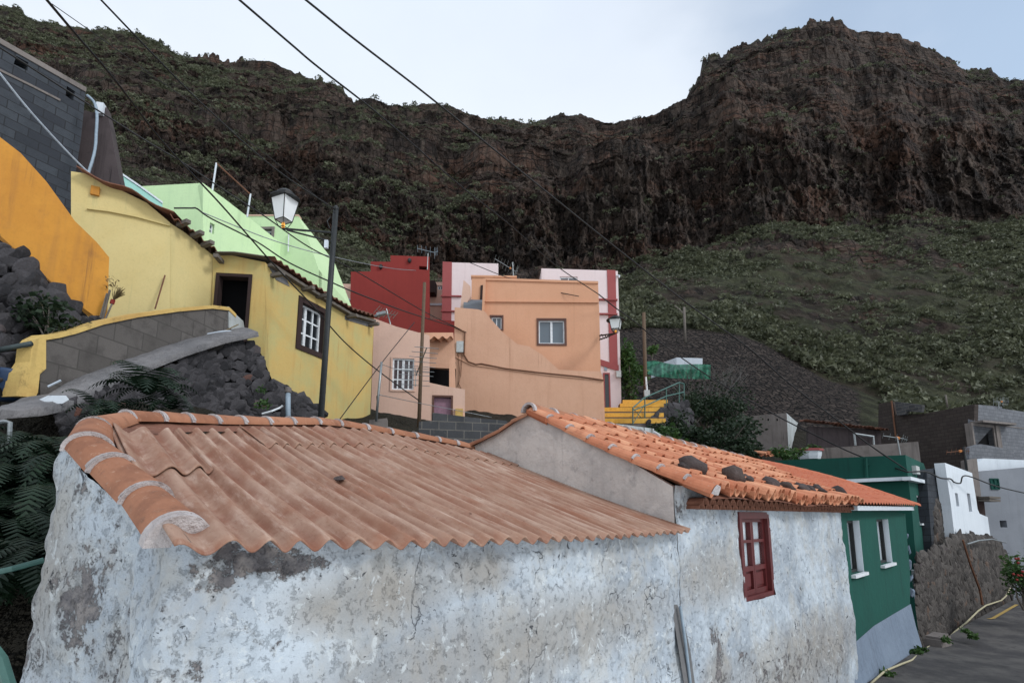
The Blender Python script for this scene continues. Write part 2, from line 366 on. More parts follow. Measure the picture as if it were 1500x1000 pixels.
def blocks(name,c1,c2,cm,bw=.42,bh=.21,dirt=.4):
    n=NT(name); b=n.N('ShaderNodeTexBrick'); n.set(b.inputs['Vector'],n.uv())
    b.inputs['Scale'].default_value=1; b.inputs['Brick Width'].default_value=bw; b.inputs['Row Height'].default_value=bh; b.inputs['Mortar Size'].default_value=.012; b.inputs['Mortar Smooth'].default_value=.3
    n.set(b.inputs['Color1'],c1);n.set(b.inputs['Color2'],c2);n.set(b.inputs['Mortar'],cm); b.inputs['Bias'].default_value=-.1
    a=n.mix(n.math('MULTIPLY',n.ramp(n.noise(3,6,.7),.45,.7),dirt),b.outputs['Color'],dk(c1,.5))
    a=n.mix(n.math('MULTIPLY',n.ramp(n.noise(9,5,.7),.55,.75),.35),a,dk(cm,1.1))
    a=n.mix(n.math('MULTIPLY',n.ramp(n.noise(60,3,.6),.5,.7),.25),a,dk(c1,.45))
    nb=n.bump(b.outputs['Fac'],-.7,.02); nb=n.bump(n.noise(40,4,.7),.5,.01,nb)
    M[name]=n.out(a,.95,nb,.15); return M[name]
blocks('block_dark',C(74,80,88,.8),C(58,62,70,.8),C(52,54,58,.8))
blocks('block_grey',C(112,107,104,.8),C(94,90,87,.8),C(86,83,80,.8),.52,.30,.8)
blocks('block_mid',C(92,94,98,.8),C(72,74,78,.8),C(128,124,118,.8))
blocks('block_brown',C(84,76,72,.8),C(74,66,64,.8),C(58,52,50,.8),.42,.2)
blocks('block_light',C(126,130,138,.8),C(112,116,124,.8),C(92,94,100,.8),.42,.2)
# dark basalt rubble, per-stone tint
def stone(name,c1,c2,c3,thr=.9):
    n=NT(name); t=n.attr('tint'); a=n.mix(t,c1,c2)
    a=n.mix(n.ramp(t,thr,thr+.03),a,c3)
    a=n.mix(n.math('MULTIPLY',n.ramp(n.noise(9,6,.7),.48,.72),.55),a,dk(c2,1.5))
    a=n.mix(n.math('MULTIPLY',n.ramp(n.noise(30,4,.7),.55,.7),.5),a,dk(c1,.5))
    M[name]=n.out(a,.9,n.bump(n.noise(24,5,.7),.7,.03),.25); return M[name]
stone('basalt',C(38,38,42,.85),C(78,76,80,.85),C(118,76,62,.8),.972)
stone('basalt_brown',C(58,54,52,.8),C(100,94,90,.8),C(104,84,72,.8),.95)
stone('blackrock',C(62,54,54,.85),C(92,80,78,.85),C(80,66,60,.8),.9)
# old limewashed wall: paint layers, bare render and stone, cracks
def limewash(name):
    n=NT(name); patch=n.attr('patch'); beige=n.attr('beige')
    big=n.ramp(n.noise(1.1,6,.6),.36,.64)
    a=n.mix(big,C(198,211,223,.84),C(164,176,189,.84))
    a=n.mix(n.math('MULTIPLY',n.ramp(n.noise(2.3,8,.72,dist=.2),.44,.66),.55),a,C(190,186,176,.86))
    a=n.mix(n.math('MULTIPLY',beige,.75),a,n.mix(n.noise(6,5,.7),C(170,156,138,.8),C(150,150,148,.8)))
    st=n.ramp(n.noise(2.2,5,.65,sc3=(2.2,2.2,.22)),.5,.7); a=n.mix(n.math('MULTIPLY',st,.28),a,C(140,152,164,.85))
    fl=n.ramp(n.noise(19,8,.78,dist=.2),.54,.62); a=n.mix(n.math('MULTIPLY',n.math('MULTIPLY',fl,n.ramp(n.noise(.8,4,.6),.44,.60)),.30),a,C(132,138,146,.85))
    fl2=n.ramp(n.noise(8,7,.7,dist=1.0),.585,.61); a=n.mix(n.math('MULTIPLY',fl2,.6),a,C(206,214,218,.9))
    # bare patches with ragged rims
    pn=n.math('ADD',patch,n.math('ADD',n.math('MULTIPLY',n.math('SUBTRACT',n.noise(14,8,.78),.5),1.6),n.math('MULTIPLY',n.math('SUBTRACT',n.noise(3.2,4,.6),.5),1.1)))
    pm=n.ramp(pn,.50,.56); rim=n.ramp(pn,.36,.46)
    bare=n.mix(n.ramp(n.noise(10,6,.7),.4,.66),C(112,110,114,.85),C(150,144,142,.85)); bare=n.mix(n.math('MULTIPLY',n.ramp(n.noise(34,5,.72),.54,.64),.55),bare,C(66,66,74,.8))
    a=n.mix(n.math('MULTIPLY',rim,.35),a,C(150,150,150,.8)); a=n.mix(pm,a,bare)
    sp=n.ramp(n.noise(70,4,.7),.60,.70); a=n.mix(n.math('MULTIPLY',n.math('MULTIPLY',sp,n.ramp(n.noise(3.4,4),.40,.62)),.6),a,C(88,92,100,.8))
    # chips and pinholes
    ch=n.ramp(n.noise(20,5,.62,dist=1.2),.655,.675); ch2=n.ramp(n.noise(5.5,7,.66,dist=.9),.66,.675)
    chip=n.math('MAXIMUM',n.math('MULTIPLY',ch,n.ramp(n.noise(2.6,3),.42,.55)),ch2)
    a=n.mix(n.math('MULTIPLY',chip,.85),a,C(58,62,70,.8))
    vo=n.voro(4.5,'DISTANCE_TO_EDGE',vec=None); 
    wv=n.N('ShaderNodeVectorMath',operation='ADD'); n.set(wv.inputs[0],n.pos); nn=n.N('ShaderNodeTexNoise'); nn.inputs['Scale'].default_value=3.5; nn.inputs['Detail'].default_value=6; n.set(nn.inputs['Vector'],n.pos); sc_=n.N('ShaderNodeVectorMath',operation='SCALE'); n.set(sc_.inputs[0],nn.outputs['Color']); sc_.inputs['Scale'].default_value=.5; n.set(wv.inputs[1],sc_.outputs[0])
    ck=n.voro(2.1,'DISTANCE_TO_EDGE',vec=wv.outputs[0]); ckm=n.math('MULTIPLY',n.math('SUBTRACT',1.,n.ramp(ck,.002,.011)),n.ramp(n.noise(1.7,3),.5,.6))
    a=n.mix(n.math('MULTIPLY',ckm,.75),a,C(70,74,82,.8))
    h=n.math('SUBTRACT',n.math('MULTIPLY',n.noise(9,8,.68),1.2),n.math('ADD',n.math('MULTIPLY',pm,.5),n.math('ADD',n.math('MULTIPLY',chip,.6),n.math('ADD',n.math('MULTIPLY',ckm,.4),n.math('MULTIPLY',fl,.2)))))
    b=n.bump(h,.8,.028); b=n.bump(n.noise(60,4,.7),.35,.006,b)
    M[name]=n.out(a,.95,b,.15); return M[name]
limewash('limewash')
# fibre-cement sheet; uv.x along the eave, uv.y up the slope
n=NT('fibro'); u=n.uv()
a=n.mix(n.ramp(n.noise(2.2,6,.65,vec=u,sc3=(3.5,.7,1)),.36,.66),C(182,146,124,.82),C(156,112,88,.82))
a=n.mix(n.math('MULTIPLY',n.ramp(n.noise(1.5,6,.65,vec=u,sc3=(1,1.2,1)),.46,.7),.7),a,C(156,98,70,.82))
a=n.mix(n.math('MULTIPLY',n.ramp(n.noise(6,5,.7,vec=u,sc3=(3,.35,1)),.5,.72),.6),a,C(214,186,168,.85))
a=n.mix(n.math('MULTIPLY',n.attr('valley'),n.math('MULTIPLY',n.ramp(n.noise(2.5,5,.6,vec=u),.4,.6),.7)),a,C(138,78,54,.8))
a=n.mix(n.math('MULTIPLY',n.ramp(n.noise(38,4,.7),.54,.7),.3),a,C(120,70,52,.8))
a=n.mix(n.math('MULTIPLY',n.ramp(n.noise(8,6,.75),.66,.7),.7),a,C(96,60,48,.8))
M['fibro']=n.out(a,.9,n.bump(n.noise(50,5,.7),.3,.006),.2)
# clay tile, per-tile tint
def tile(name,c1,c2,c3):
    n=NT(name); t=n.attr('tint'); a=n.mix(t,c1,c2); a=n.mix(n.math('MULTIPLY',n.ramp(n.noise(4,6,.65),.45,.7),.6),a,c3)
    a=n.mix(n.math('MULTIPLY',n.ramp(n.noise(14,6,.72),.55,.68),.45),a,dk(c3,.55)); a=n.mix(n.math('MULTIPLY',n.ramp(n.noise(28,4,.7),.58,.68),.35),a,C(214,170,140,.8))
    M[name]=n.out(a,.88,n.bump(n.noise(40,5,.7),.35,.006),.25); return M[name]
tile('claytile',C(194,112,74,.88,.88),C(230,162,120,.88,.88),C(172,98,64,.88,.88))
tile('ridgetile',C(166,106,72,.82),C(188,126,90,.82),C(126,78,56,.82))
tile('newtile',C(198,104,66,.8),C(206,114,74,.8),C(184,92,58,.8))
tile('darkclay',C(120,78,62,.8),C(150,96,72,.8),C(90,58,48,.8))
# foliage
def leaf(name,c1,c2,rough=.55):
    n=NT(name); t=n.attr('tint'); a=n.mix(t,c1,c2); a=n.mix(n.math('MULTIPLY',n.ramp(n.noise(2,3),.4,.65),.4),a,dk(c1,.7))
    n.set(n.b.inputs['Base Color'],a); n.b.inputs['Roughness'].default_value=rough; n.b.inputs['Specular IOR Level'].default_value=.3
    tl=n.N('ShaderNodeBsdfTranslucent'); n.set(tl.inputs[0],a); mx=n.N('ShaderNodeMixShader'); mx.inputs[0].default_value=.25
    n.t.links.new(n.b.outputs[0],mx.inputs[1]); n.t.links.new(tl.outputs[0],mx.inputs[2]); n.t.links.new(mx.outputs[0],n.t.nodes['Material Output'].inputs[0]); M[name]=n.m
leaf('fern',(.006,.018,.010),(.020,.042,.022)); leaf('bush',(.03,.075,.02),(.08,.15,.04)); leaf('darkbush',(.012,.026,.012),(.028,.05,.024)); leaf('scrub',(.046,.054,.030),(.150,.160,.095)); leaf('palescrub',(.12,.14,.085),(.25,.27,.19)); leaf('drygrey',(.09,.09,.085),(.16,.155,.145)); leaf('straw',(.16,.12,.06),(.26,.2,.1))
# ground and cliffs
n=NT('hillside'); g=n.N('ShaderNodeNewGeometry'); sx=n.N('ShaderNodeSeparateXYZ'); n.set(sx.inputs[0],g.outputs['Normal']); nz_=sx.outputs[2]
rock=n.mix(n.ramp(n.noise(.22,6,.6,sc3=(1,1,.12)),.36,.64),(.016,.013,.012),(.084,.058,.047))
rock=n.mix(n.math('MULTIPLY',n.ramp(n.noise(.05,5,.6),.47,.62),.7),rock,(.112,.060,.042))
rock=n.mix(n.math('MULTIPLY',n.ramp(n.noise(.5,6,.65,sc3=(1.4,1.4,.12)),.54,.66),.6),rock,(.11,.085,.068))
rock=n.mix(n.math('MULTIPLY',n.ramp(n.noise(.30,5,.6,sc3=(.06,.06,1)),.46,.56),.7),rock,(.026,.021,.020))
rock=n.mix(n.math('MULTIPLY',n.ramp(n.noise(.9,5,.7,sc3=(1,1,.25)),.52,.62),.7),rock,(.012,.010,.010))
vg=n.mix(n.ramp(n.noise(.35,6,.7),.4,.62),(.024,.025,.015),(.056,.060,.034)); vg=n.mix(n.math('MULTIPLY',n.ramp(n.noise(1.6,5,.7),.56,.66),.6),vg,(.105,.105,.075)); vg=n.mix(n.math('MULTIPLY',n.ramp(n.noise(.12,5,.6),.48,.62),.75),vg,(.046,.033,.027))
ckv=n.voro(.42,'DISTANCE_TO_EDGE',sc3=(1,1,.28)); rock=n.mix(n.math('MULTIPLY',n.math('MULTIPLY',n.math('SUBTRACT',1.,n.ramp(ckv,.0,.07)),n.math('SUBTRACT',1.,n.math('MULTIPLY',n.attr('upper'),.75))),.8),rock,(.008,.007,.007))
ckh=n.voro(.5,'DISTANCE_TO_EDGE',sc3=(.22,.22,1)); rock=n.mix(n.math('MULTIPLY',n.math('MULTIPLY',n.math('SUBTRACT',1.,n.ramp(ckh,.0,.07)),n.math('ADD',.3,n.attr('upper'))),.75),rock,(.010,.009,.008))
vcc=n.N('ShaderNodeSeparateColor'); n.set(vcc.inputs[0],n.voro(.42,'F1','Color',sc3=(1,1,.28))); rock=n.mix(n.math('MULTIPLY',n.ramp(vcc.outputs[0],.55,1.),.55),rock,(.105,.083,.07))
rock=n.mix(n.math('MULTIPLY',n.ramp(n.noise(2.2,4,.75),.58,.66),.5),rock,(.13,.115,.10))
va=n.attr('veg'); vm=n.ramp(n.math('ADD',n.math('ADD',nz_,va),n.math('MULTIPLY',n.math('SUBTRACT',n.noise(.6,6,.7),.5),.7)),.56,.8)
a=n.mix(vm,rock,vg)
scr=n.ramp(n.math('ADD',n.attr('scree'),n.math('MULTIPLY',n.math('SUBTRACT',n.noise(.4,5,.65),.5),.7)),.45,.6)
vc=n.voro(2.0,'F1','Color'); vcs=n.N('ShaderNodeSeparateColor'); n.set(vcs.inputs[0],vc); st=n.mix(vcs.outputs[0],(.030,.024,.022),(.085,.068,.06)); ve=n.ramp(n.voro(2.0,'DISTANCE_TO_EDGE'),.02,.14); st=n.mix(ve,(.008,.007,.007),st)
a=n.mix(scr,a,st)
nr=n.attr('near'); a=n.mix(nr,a,n.mix(n.noise(1.5,6,.7),(.02,.018,.014),(.05,.045,.035)))
h=n.math('ADD',n.math('MULTIPLY',n.noise(.8,7,.68,sc3=(1,1,.45)),1.0),n.math('MULTIPLY',n.math('MULTIPLY',ve,scr),.4))
h=n.math('ADD',h,n.math('MULTIPLY',n.math('SUBTRACT',1.,n.math('MAXIMUM',vm,scr)),n.math('ADD',n.math('MULTIPLY',n.ramp(ckv,.0,.12),.5),n.math('MULTIPLY',n.ramp(ckh,0,.08),.35))))
M['hillside']=n.out(a,.95,n.bump(h,1.0,1.3),.15)
n=NT('asphalt'); a=n.mix(n.ramp(n.noise(1.2,6,.65),.38,.66),(.045,.043,.045),(.10,.094,.09)); a=n.mix(n.math('MULTIPLY',n.ramp(n.noise(5,6,.7),.54,.66),.6),a,(.028,.027,.028)); a=n.mix(n.math('MULTIPLY',n.ramp(n.noise(90,3,.6),.5,.7),.35),a,(.15,.145,.14))
M['asphalt']=n.out(a,.9,n.bump(n.noise(60,4,.7),.5,.012),.25)
n=NT('netting'); a=n.mix(n.ramp(n.noise(2,5,.6,sc3=(1,1,3)),.4,.66),C(30,120,92,.8),C(70,170,136,.8)); n.out(a,.7); n.b.inputs['Alpha'].default_value=.88; M['netting']=n.m
# ------------------------------------------------------------ hillside and cliffs: one polar height field with real ledges
ROWS=[ # each row: (tan azimuth, level distance, height)
 [(-1.6,2.2,-3.6),(-.6,2.2,-3.6),(0,3.0,-3.6),(.6,5,-3.8),(1.6,8,-4.2)],
 [(-1.6,3.6,-1.6),(-.95,3.6,-1.2),(-.7,4.4,-.4),(-.06,8.6,.1),(.3,12,-.8),(.55,16,-2.6),(.7,18,-3.4),(.9,24,-4.2),(1.6,24,-4.4)],
 [(-1.6,7.2,1.4),(-.95,7.2,1.4),(-.7,7.6,1.5),(-.35,12.2,1.9),(0,15,2.0),(.19,22,2.9),(.42,30,2.6),(.66,32,1.0),(.9,32,-1),(1.6,32,-1)],
 [(-1.6,12.6,6),(-.95,12.6,6),(-.6,17,6.3),(-.35,26,7),(0,36,8.6),(.19,36,7.0),(.42,41,7.0),(.66,43,7.2),(.9,45,6.8),(1.6,45,6.8)]]
def rowpx(l): return [(tanaz(x,y),d,elev(x,y)*d) for x,y,d in l]
ROWS.append(rowpx([(-500,300,44),(0,310,44),(350,430,52),(650,500,58),(900,478,62),(1000,478,63),(1100,498,64),(1200,548,60),(1300,585,58),(1500,598,58),(1900,600,58)]))
ROWS.append(rowpx([(-500,140,92),(0,170,96),(350,300,104),(650,410,108),(900,402,112),(960,385,114),(1050,362,120),(1150,345,124),(1300,335,128),(1500,325,128),(1900,315,128)]))
ROWS.append(rowpx([(-500,80,118),(0,105,122),(350,205,122),(650,300,120),(800,285,122),(920,245,124),(1000,232,127),(1100,222,131),(1300,212,136),(1500,205,138),(1900,200,138)]))
ROWS.append(rowpx([(-500,20,148),(0,52,150),(350,140,150),(650,215,146),(800,225,148),(920,212,150),(1000,188,152),(1050,150,156),(1150,110,162),(1300,115,166),(1500,150,166),(1900,160,166)]))
SKY=[(-520,-70),(-200,-30),(0,12),(18,14),(30,25),(60,38),(100,45),(130,58),(155,52),(200,48),(235,62),(245,72),(262,85),(282,80),(300,80),(330,92),(360,97),(400,102),(440,115),(470,120),(495,130),(508,150),(518,166),(535,160),(550,166),(575,172),(600,164),(640,160),(665,158),(680,165),(710,174),(740,178),(780,182),(795,180),(810,170),(840,171),(865,180),(890,188),(908,187),(920,178),(938,179),(948,188),(965,183),(980,170),(1000,155),(1015,130),(1026,118),(1030,92),(1040,84),(1065,80),(1090,68),(1110,58),(1140,50),(1175,42),(1190,34),(1230,31),(1245,45),(1258,50),(1285,49),(1315,52),(1325,62),(1350,70),(1380,85),(1400,92),(1415,101),(1450,101),(1462,108),(1475,118),(1500,117),(1700,150),(2000,170)]
TA=np.concatenate([np.linspace(-1.75,-1.25,60,endpoint=False),np.linspace(-1.25,1.25,1150,endpoint=False),np.linspace(1.25,1.75,60)])
def interp(row,q): r=np.array(row); return np.interp(TA,r[:,0],r[:,q])
D=[interp(r,1) for r in ROWS]; Z=[interp(r,2) for r in ROWS]
sk=np.array([(tanaz(x,y),elev(x,y)) for x,y in SKY]); ske=np.interp(TA,sk[:,0],sk[:,1])
dcr=interp(rowpx([(-500,0,180),(0,0,182),(500,150,178),(760,180,180),(960,185,182),(1100,60,190),(1250,40,192),(1500,110,192),(1900,110,192)]),1)
D.append(dcr); Z.append(ske*dcr); D.append(dcr*1.12); Z.append(ske*dcr*.98-2); D.append(dcr*1.6); Z.append(ske*dcr*.5)
NR=[16,26,30,60,120,110,150,140,8,6]
SM=9; ker=np.hanning(SM*2+3)[1:-1]; ker/=ker.sum()
def sm(a,k=4):
    for _ in range(k): a=np.convolve(np.pad(a,SM,'edge'),ker,'valid')
    return a
for i in range(4,8): D[i]=sm(D[i]);Z[i]=sm(Z[i])
T_=[];rows_d=[];rows_z=[]
for i,nr_ in enumerate(NR):
    for k in range(nr_):
        t=k/nr_; T_.append(i+t); rows_d.append(D[i]*(1-t)+D[i+1]*t); rows_z.append(Z[i]*(1-t)+Z[i+1]*t)
T_.append(len(NR)); rows_d.append(D[-1]); rows_z.append(Z[-1])
T_=np.array(T_)[:,None]; DD=np.array(rows_d); ZZ=np.array(rows_z); AZ=np.arctan(TA)[None,:]; R=DD*np.sqrt(1+TA**2)[None,:]
X0=R*np.sin(AZ); Y0=R*np.cos(AZ)
fade=np.clip((T_-3.6)/.8,0,1)*np.clip((8.9-T_)/.9,.0,1)
fc=np.clip((T_-4.6)/.5,0,1)*np.clip((8.0-T_)/.6,0.12,1)
# ledges: horizontal push as a function of warped height
wz=ZZ+3.2*fbm(X0/45,Y0/45,ZZ/80,3,11)+.8*fbm(X0/9,Y0/9,ZZ/20,2,12)+.03*X0
def saw(q): f=q-np.floor(q); return np.where(f<.72,f/.72,(1-f)/.28)
left=np.clip((-.02-TA)/.25,0,1)[None,:]
cliff=np.exp(-((T_-5.5)/.5)**2)*(1-.6*left)
def stair(q):
    f=q-np.floor(q); g=np.clip((f-.12)/.36,0,1); g=g*g*(3-2*g); return np.floor(q)+.16*f+.84*g
upz=np.clip((T_-5.9)/.3,0,1)
kst=np.clip(.6+.9*fbm(X0/30,Y0/30,ZZ/30,2,24),.15,1.05)*(.2+.8*upz)*np.clip((T_-4.9)/.3,0,1)*np.clip((7.97-T_)/.25,0,1)
zstep=kst*((stair(wz/13.)-wz/13.)*13.*.8+(stair(wz/5.3+.37)-wz/5.3-.37)*5.3*.75)
led=-(saw(wz/12.7)-.5)*1.5-(saw(wz/2.9+.1)-.5)*.7
led*=(1-.55*cliff)
led*= .6+.65*np.clip(.5+fbm(X0/25,Y0/25,ZZ/25,3,23),0,1.2)
cm=np.clip(.55+1.1*fbm(X0/22,Y0/22,ZZ/16,3,29),.05,1.3)
col=(np.abs(vn(AZ*62+.3*vn(X0/9,Y0/9,ZZ/9,28),ZZ/22,T_*0,31))*2.2+np.abs(vn(AZ*150+.5*vn(X0/5,Y0/5,ZZ/5,27),ZZ/9,T_*0,32))*1.3+vn(AZ*330,ZZ/4,T_*0,33)*.5)*cm*(.12+.45*cliff)
def worley(a,b,seed,mode=0):
    """2-D cells: random value of the nearest cell and the gap to the next one"""
    ia,ib=np.floor(a).astype(np.int64),np.floor(b).astype(np.int64); d1=np.full(a.shape,9.);d2=np.full(a.shape,9.);val=np.zeros(a.shape); zz=np.zeros_like(ia)
    for da in(-1,0,1):
        for db in(-1,0,1):
            ca,cb=ia+da,ib+db; px_=ca+_h(ca,cb,zz,seed); py_=cb+_h(ca,cb,zz+1,seed); d=(px_-a)**2+(py_-b)**2
            nw=d<d1; d2=np.where(nw,d1,np.minimum(d2,d)); d1=np.where(nw,d,d1); val=np.where(nw,_h(ca,cb,zz+2,seed),val)
    return val,np.sqrt(d2)-np.sqrt(d1)
SA=150*AZ+0*ZZ; wx=.9*vn(X0/7,Y0/7,ZZ/7,121); wzz=ZZ+1.2*vn(X0/8,Y0/8,ZZ/8,122)
c1,e1=worley((SA+wx)/3.4,wzz/9.5,201); c2,e2=worley((SA+wx)/1.5,wzz/3.6,202); c3,e3=worley((SA+wx)/.8,wzz/1.2,203); c4,e4=worley((SA+2*wx)/16,wz/3.1,204)
blocky=(c1*2.6-.9*np.clip(.25-e1,0,.25)*4)*(.35+.9*cliff)+c2*1.5*(.5+.6*cliff)-.5*np.clip(.2-e2,0,.2)*4+c3*.75+(c4-.5)*2.2*(1-.6*cliff)
rid=lambda s,sd,az=.7:1-np.abs(fbm(X0/s,Y0/s,ZZ/(s*az),3,sd))*2
col=col+(rid(15,35)*1.6*(1-.85*upz)+rid(5.5,36)*.5*(1-.7*upz)+rid(2.4,37)*.7+rid(1.1,38)*.3-1.2)*(.55+.5*cliff)
gul=fbm(AZ*9,ZZ/90,T_*0,3,41)*6.5*(1-np.clip(left*.6,0,1))
bump=fbm(X0/9,Y0/9,ZZ/9,4,51)*1.5+fbm(X0/2.4,Y0/2.4,ZZ/2.4,3,57)*.55
push=fc*((blocky-1.6)*(1-.45*upz)+led*(1-.75*cliff)+col-1.6+gul*np.clip((7.7-T_)/1.2,0,1))+fade*bump*.8
R2=R+push
zadd=fade*(fbm(X0/6,Y0/6,ZZ*0,4,61)*.8)*np.clip((5.4-T_)/.6,0,1)+np.clip((T_-7.75)/.25,0,1)*np.clip((9.4-T_)/.5,0,1)*(np.abs(fbm(AZ*45,T_,T_*0,4,71,.6))*1.5-.5+fbm(AZ*140,T_,T_*0,2,72)*.35)
kc,_=worley(AZ*75+0*ZZ,AZ*0+.5+0*ZZ,301); kd,_=worley(AZ*190+0*ZZ,AZ*0+.5+0*ZZ,302); zadd=zadd+np.clip((T_-7.8)/.18,0,1)*np.clip((9.4-T_)/.5,0,1)*((kc-.5)*3.0+(kd-.5)*1.6)
zadd+=np.clip((T_-1)/1.,0,1)*np.clip((4-T_)/1,0,1)*fbm(X0/1.2,Y0/1.2,ZZ*0,4,75)*.12
Xt=R2*np.sin(AZ);Yt=R2*np.cos(AZ);Zt=ZZ+zadd+zstep
nr_,nc_=Xt.shape
me=bpy.data.meshes.new('hillside'); nv=nr_*nc_; me.vertices.add(nv); me.vertices.foreach_set('co',np.stack([Xt,Yt,Zt],-1).astype(np.float32).ravel())
ii=np.arange(nv).reshape(nr_,nc_); q=np.stack([ii[:-1,:-1],ii[:-1,1:],ii[1:,1:],ii[1:,:-1]],-1).reshape(-1,4); nf=len(q)
me.loops.add(nf*4); me.loops.foreach_set('vertex_index',q.astype(np.int32).ravel()); me.polygons.add(nf)
me.polygons.foreach_set('loop_start',np.arange(0,nf*4,4,dtype=np.int32)); me.polygons.foreach_set('loop_total',np.full(nf,4,np.int32)); me.update(calc_edges=True)
def pa(name,arr): a_=me.attributes.new(name,'FLOAT','POINT'); a_.data.foreach_set('value',np.broadcast_to(arr,(nr_,nc_)).astype(np.float32).ravel())
TAg=TA[None,:]
scree=np.clip((TAg-.16)/.06,0,1)*np.clip((.70-TAg)/.1,0,1)*np.clip((T_-2.7)/.2,0,1)*np.clip((4.06-T_)/.14,0,1)
outc=np.clip((fbm(X0/26,Y0/26,ZZ/7,4,91)-.18)/.18,0,1)
vega=-.42*outc*np.clip((T_-4.05)/.1,0,1)+np.clip((TAg-.16)/.06,0,1)*np.clip((T_-3.95)/.1,0,1)*np.clip((5.05-T_+.3*fbm(X0/11,Y0/11,ZZ/11,3,93))/.25,0,1)*.42-.55*cliff+left*.34*np.clip((T_-4)/.3,0,1)+.10*np.clip((T_-6.2)/.5,0,1)
pa('upper',np.clip((T_-5.9)/.3,0,1)); pa('scree',scree); pa('veg',vega); pa('near',np.clip((3.0-T_)/.3,0,1))
hill=obj('hillside',me,M['hillside'],fix=False); tag(hill,kind='structure')
HN=np.empty(nv*3,np.float32); me.vertices.foreach_get('normal',HN); HN=HN.reshape(nr_,nc_,3)
if HN[200,600,2]<0: me.flip_normals(); HN=-HN
# scrub growing on it
def scatter(name,mat,wgt,count,smin,smax,K=34,flat=.75,label=None,leafsz=.32):
    wv=wgt.ravel().copy(); wv/=wv.sum(); idx=rng.choice(nv,count,p=wv)
    P=np.stack([Xt.ravel()[idx],Yt.ravel()[idx],Zt.ravel()[idx]],-1)+rng.normal(0,.25,(count,3))*np.array([1,1,.1])
    s=smin+(smax-smin)*rng.random(count)**1.8; s*=(.7+.6*rng.random(count))
    u=rng.normal(size=(count,K,3)); u/=np.linalg.norm(u,axis=2,keepdims=True); u[:,:,2]=np.abs(u[:,:,2])
    rad=(.55+.45*rng.random((count,K,1))); c=u*rad*s[:,None,None]*np.array([1,1,flat])
    a=rng.normal(size=(count,K,3)); b=rng.normal(size=(count,K,3)); a/=np.linalg.norm(a,axis=2,keepdims=True); b/=np.linalg.norm(b,axis=2,keepdims=True)
    ls=leafsz*s[:,None,None]
    tri=np.stack([c+a*ls,c+b*ls,c-(a+b)*ls*.6],2)+P[:,None,None,:]
    n=count*K; mm=bpy.data.meshes.new(name); mm.vertices.add(n*3); mm.vertices.foreach_set('co',tri.reshape(-1).astype(np.float32))
    mm.loops.add(n*3); mm.loops.foreach_set('vertex_index',np.arange(n*3,dtype=np.int32)); mm.polygons.add(n); mm.polygons.foreach_set('loop_start',np.arange(0,n*3,3,dtype=np.int32)); mm.polygons.foreach_set('loop_total',np.full(n,3,np.int32)); mm.update(calc_edges=True)
    tt=mm.attributes.new('tint','FLOAT','POINT'); tt.data.foreach_set('value',np.repeat(np.clip(np.repeat(rng.random(count),K)*.7+rng.random(n)*.3,0,1),3).astype(np.float32))
    o=obj(name,mm,M[mat],fix=False); tag(o,label,'scrub',kind='stuff'); return o
area=(R2**2); vis=np.clip((1.2-np.abs(TAg))/.1,0,1)
slopeg=np.clip((HN[:,:,2]-.35)/.4,0,1)
ok=vis*np.clip((T_-np.where(scree[-1:]*0+np.clip((TAg-.14)/.02,0,1)*np.clip((.72-TAg)/.02,0,1)>.5,3.98,3.2))/.05,0,1)*np.clip((8.0-T_)/.05,0,1)
base=ok*(1-.7*outc)*(np.clip((5.1-T_)/.1,0,1)*np.clip((TAg-.14)/.05,0,1)*3.4+.42+1.3*left)*(.15+slopeg-.13*np.clip((T_-5.0)/.3,0,1)*(1-.6*left))*np.clip(.55+1.6*fbm(X0/13,Y0/13,ZZ/13,4,81),.015,1.6)
scatter('hillside_scrub','scrub',base,23000,.28,1.4,K=44,leafsz=.27,label='grey-green scrub bushes covering the ledges and slope under the cliffs')
scatter('pale_scrub','palescrub',base*np.clip(.2+1.5*vn(X0/9,Y0/9,ZZ/9,83),0,1)+ok*.16*slopeg,6500,.22,.7,K=22,leafsz=.24,label='pale green succulent clumps dotted over the ledges and slope')
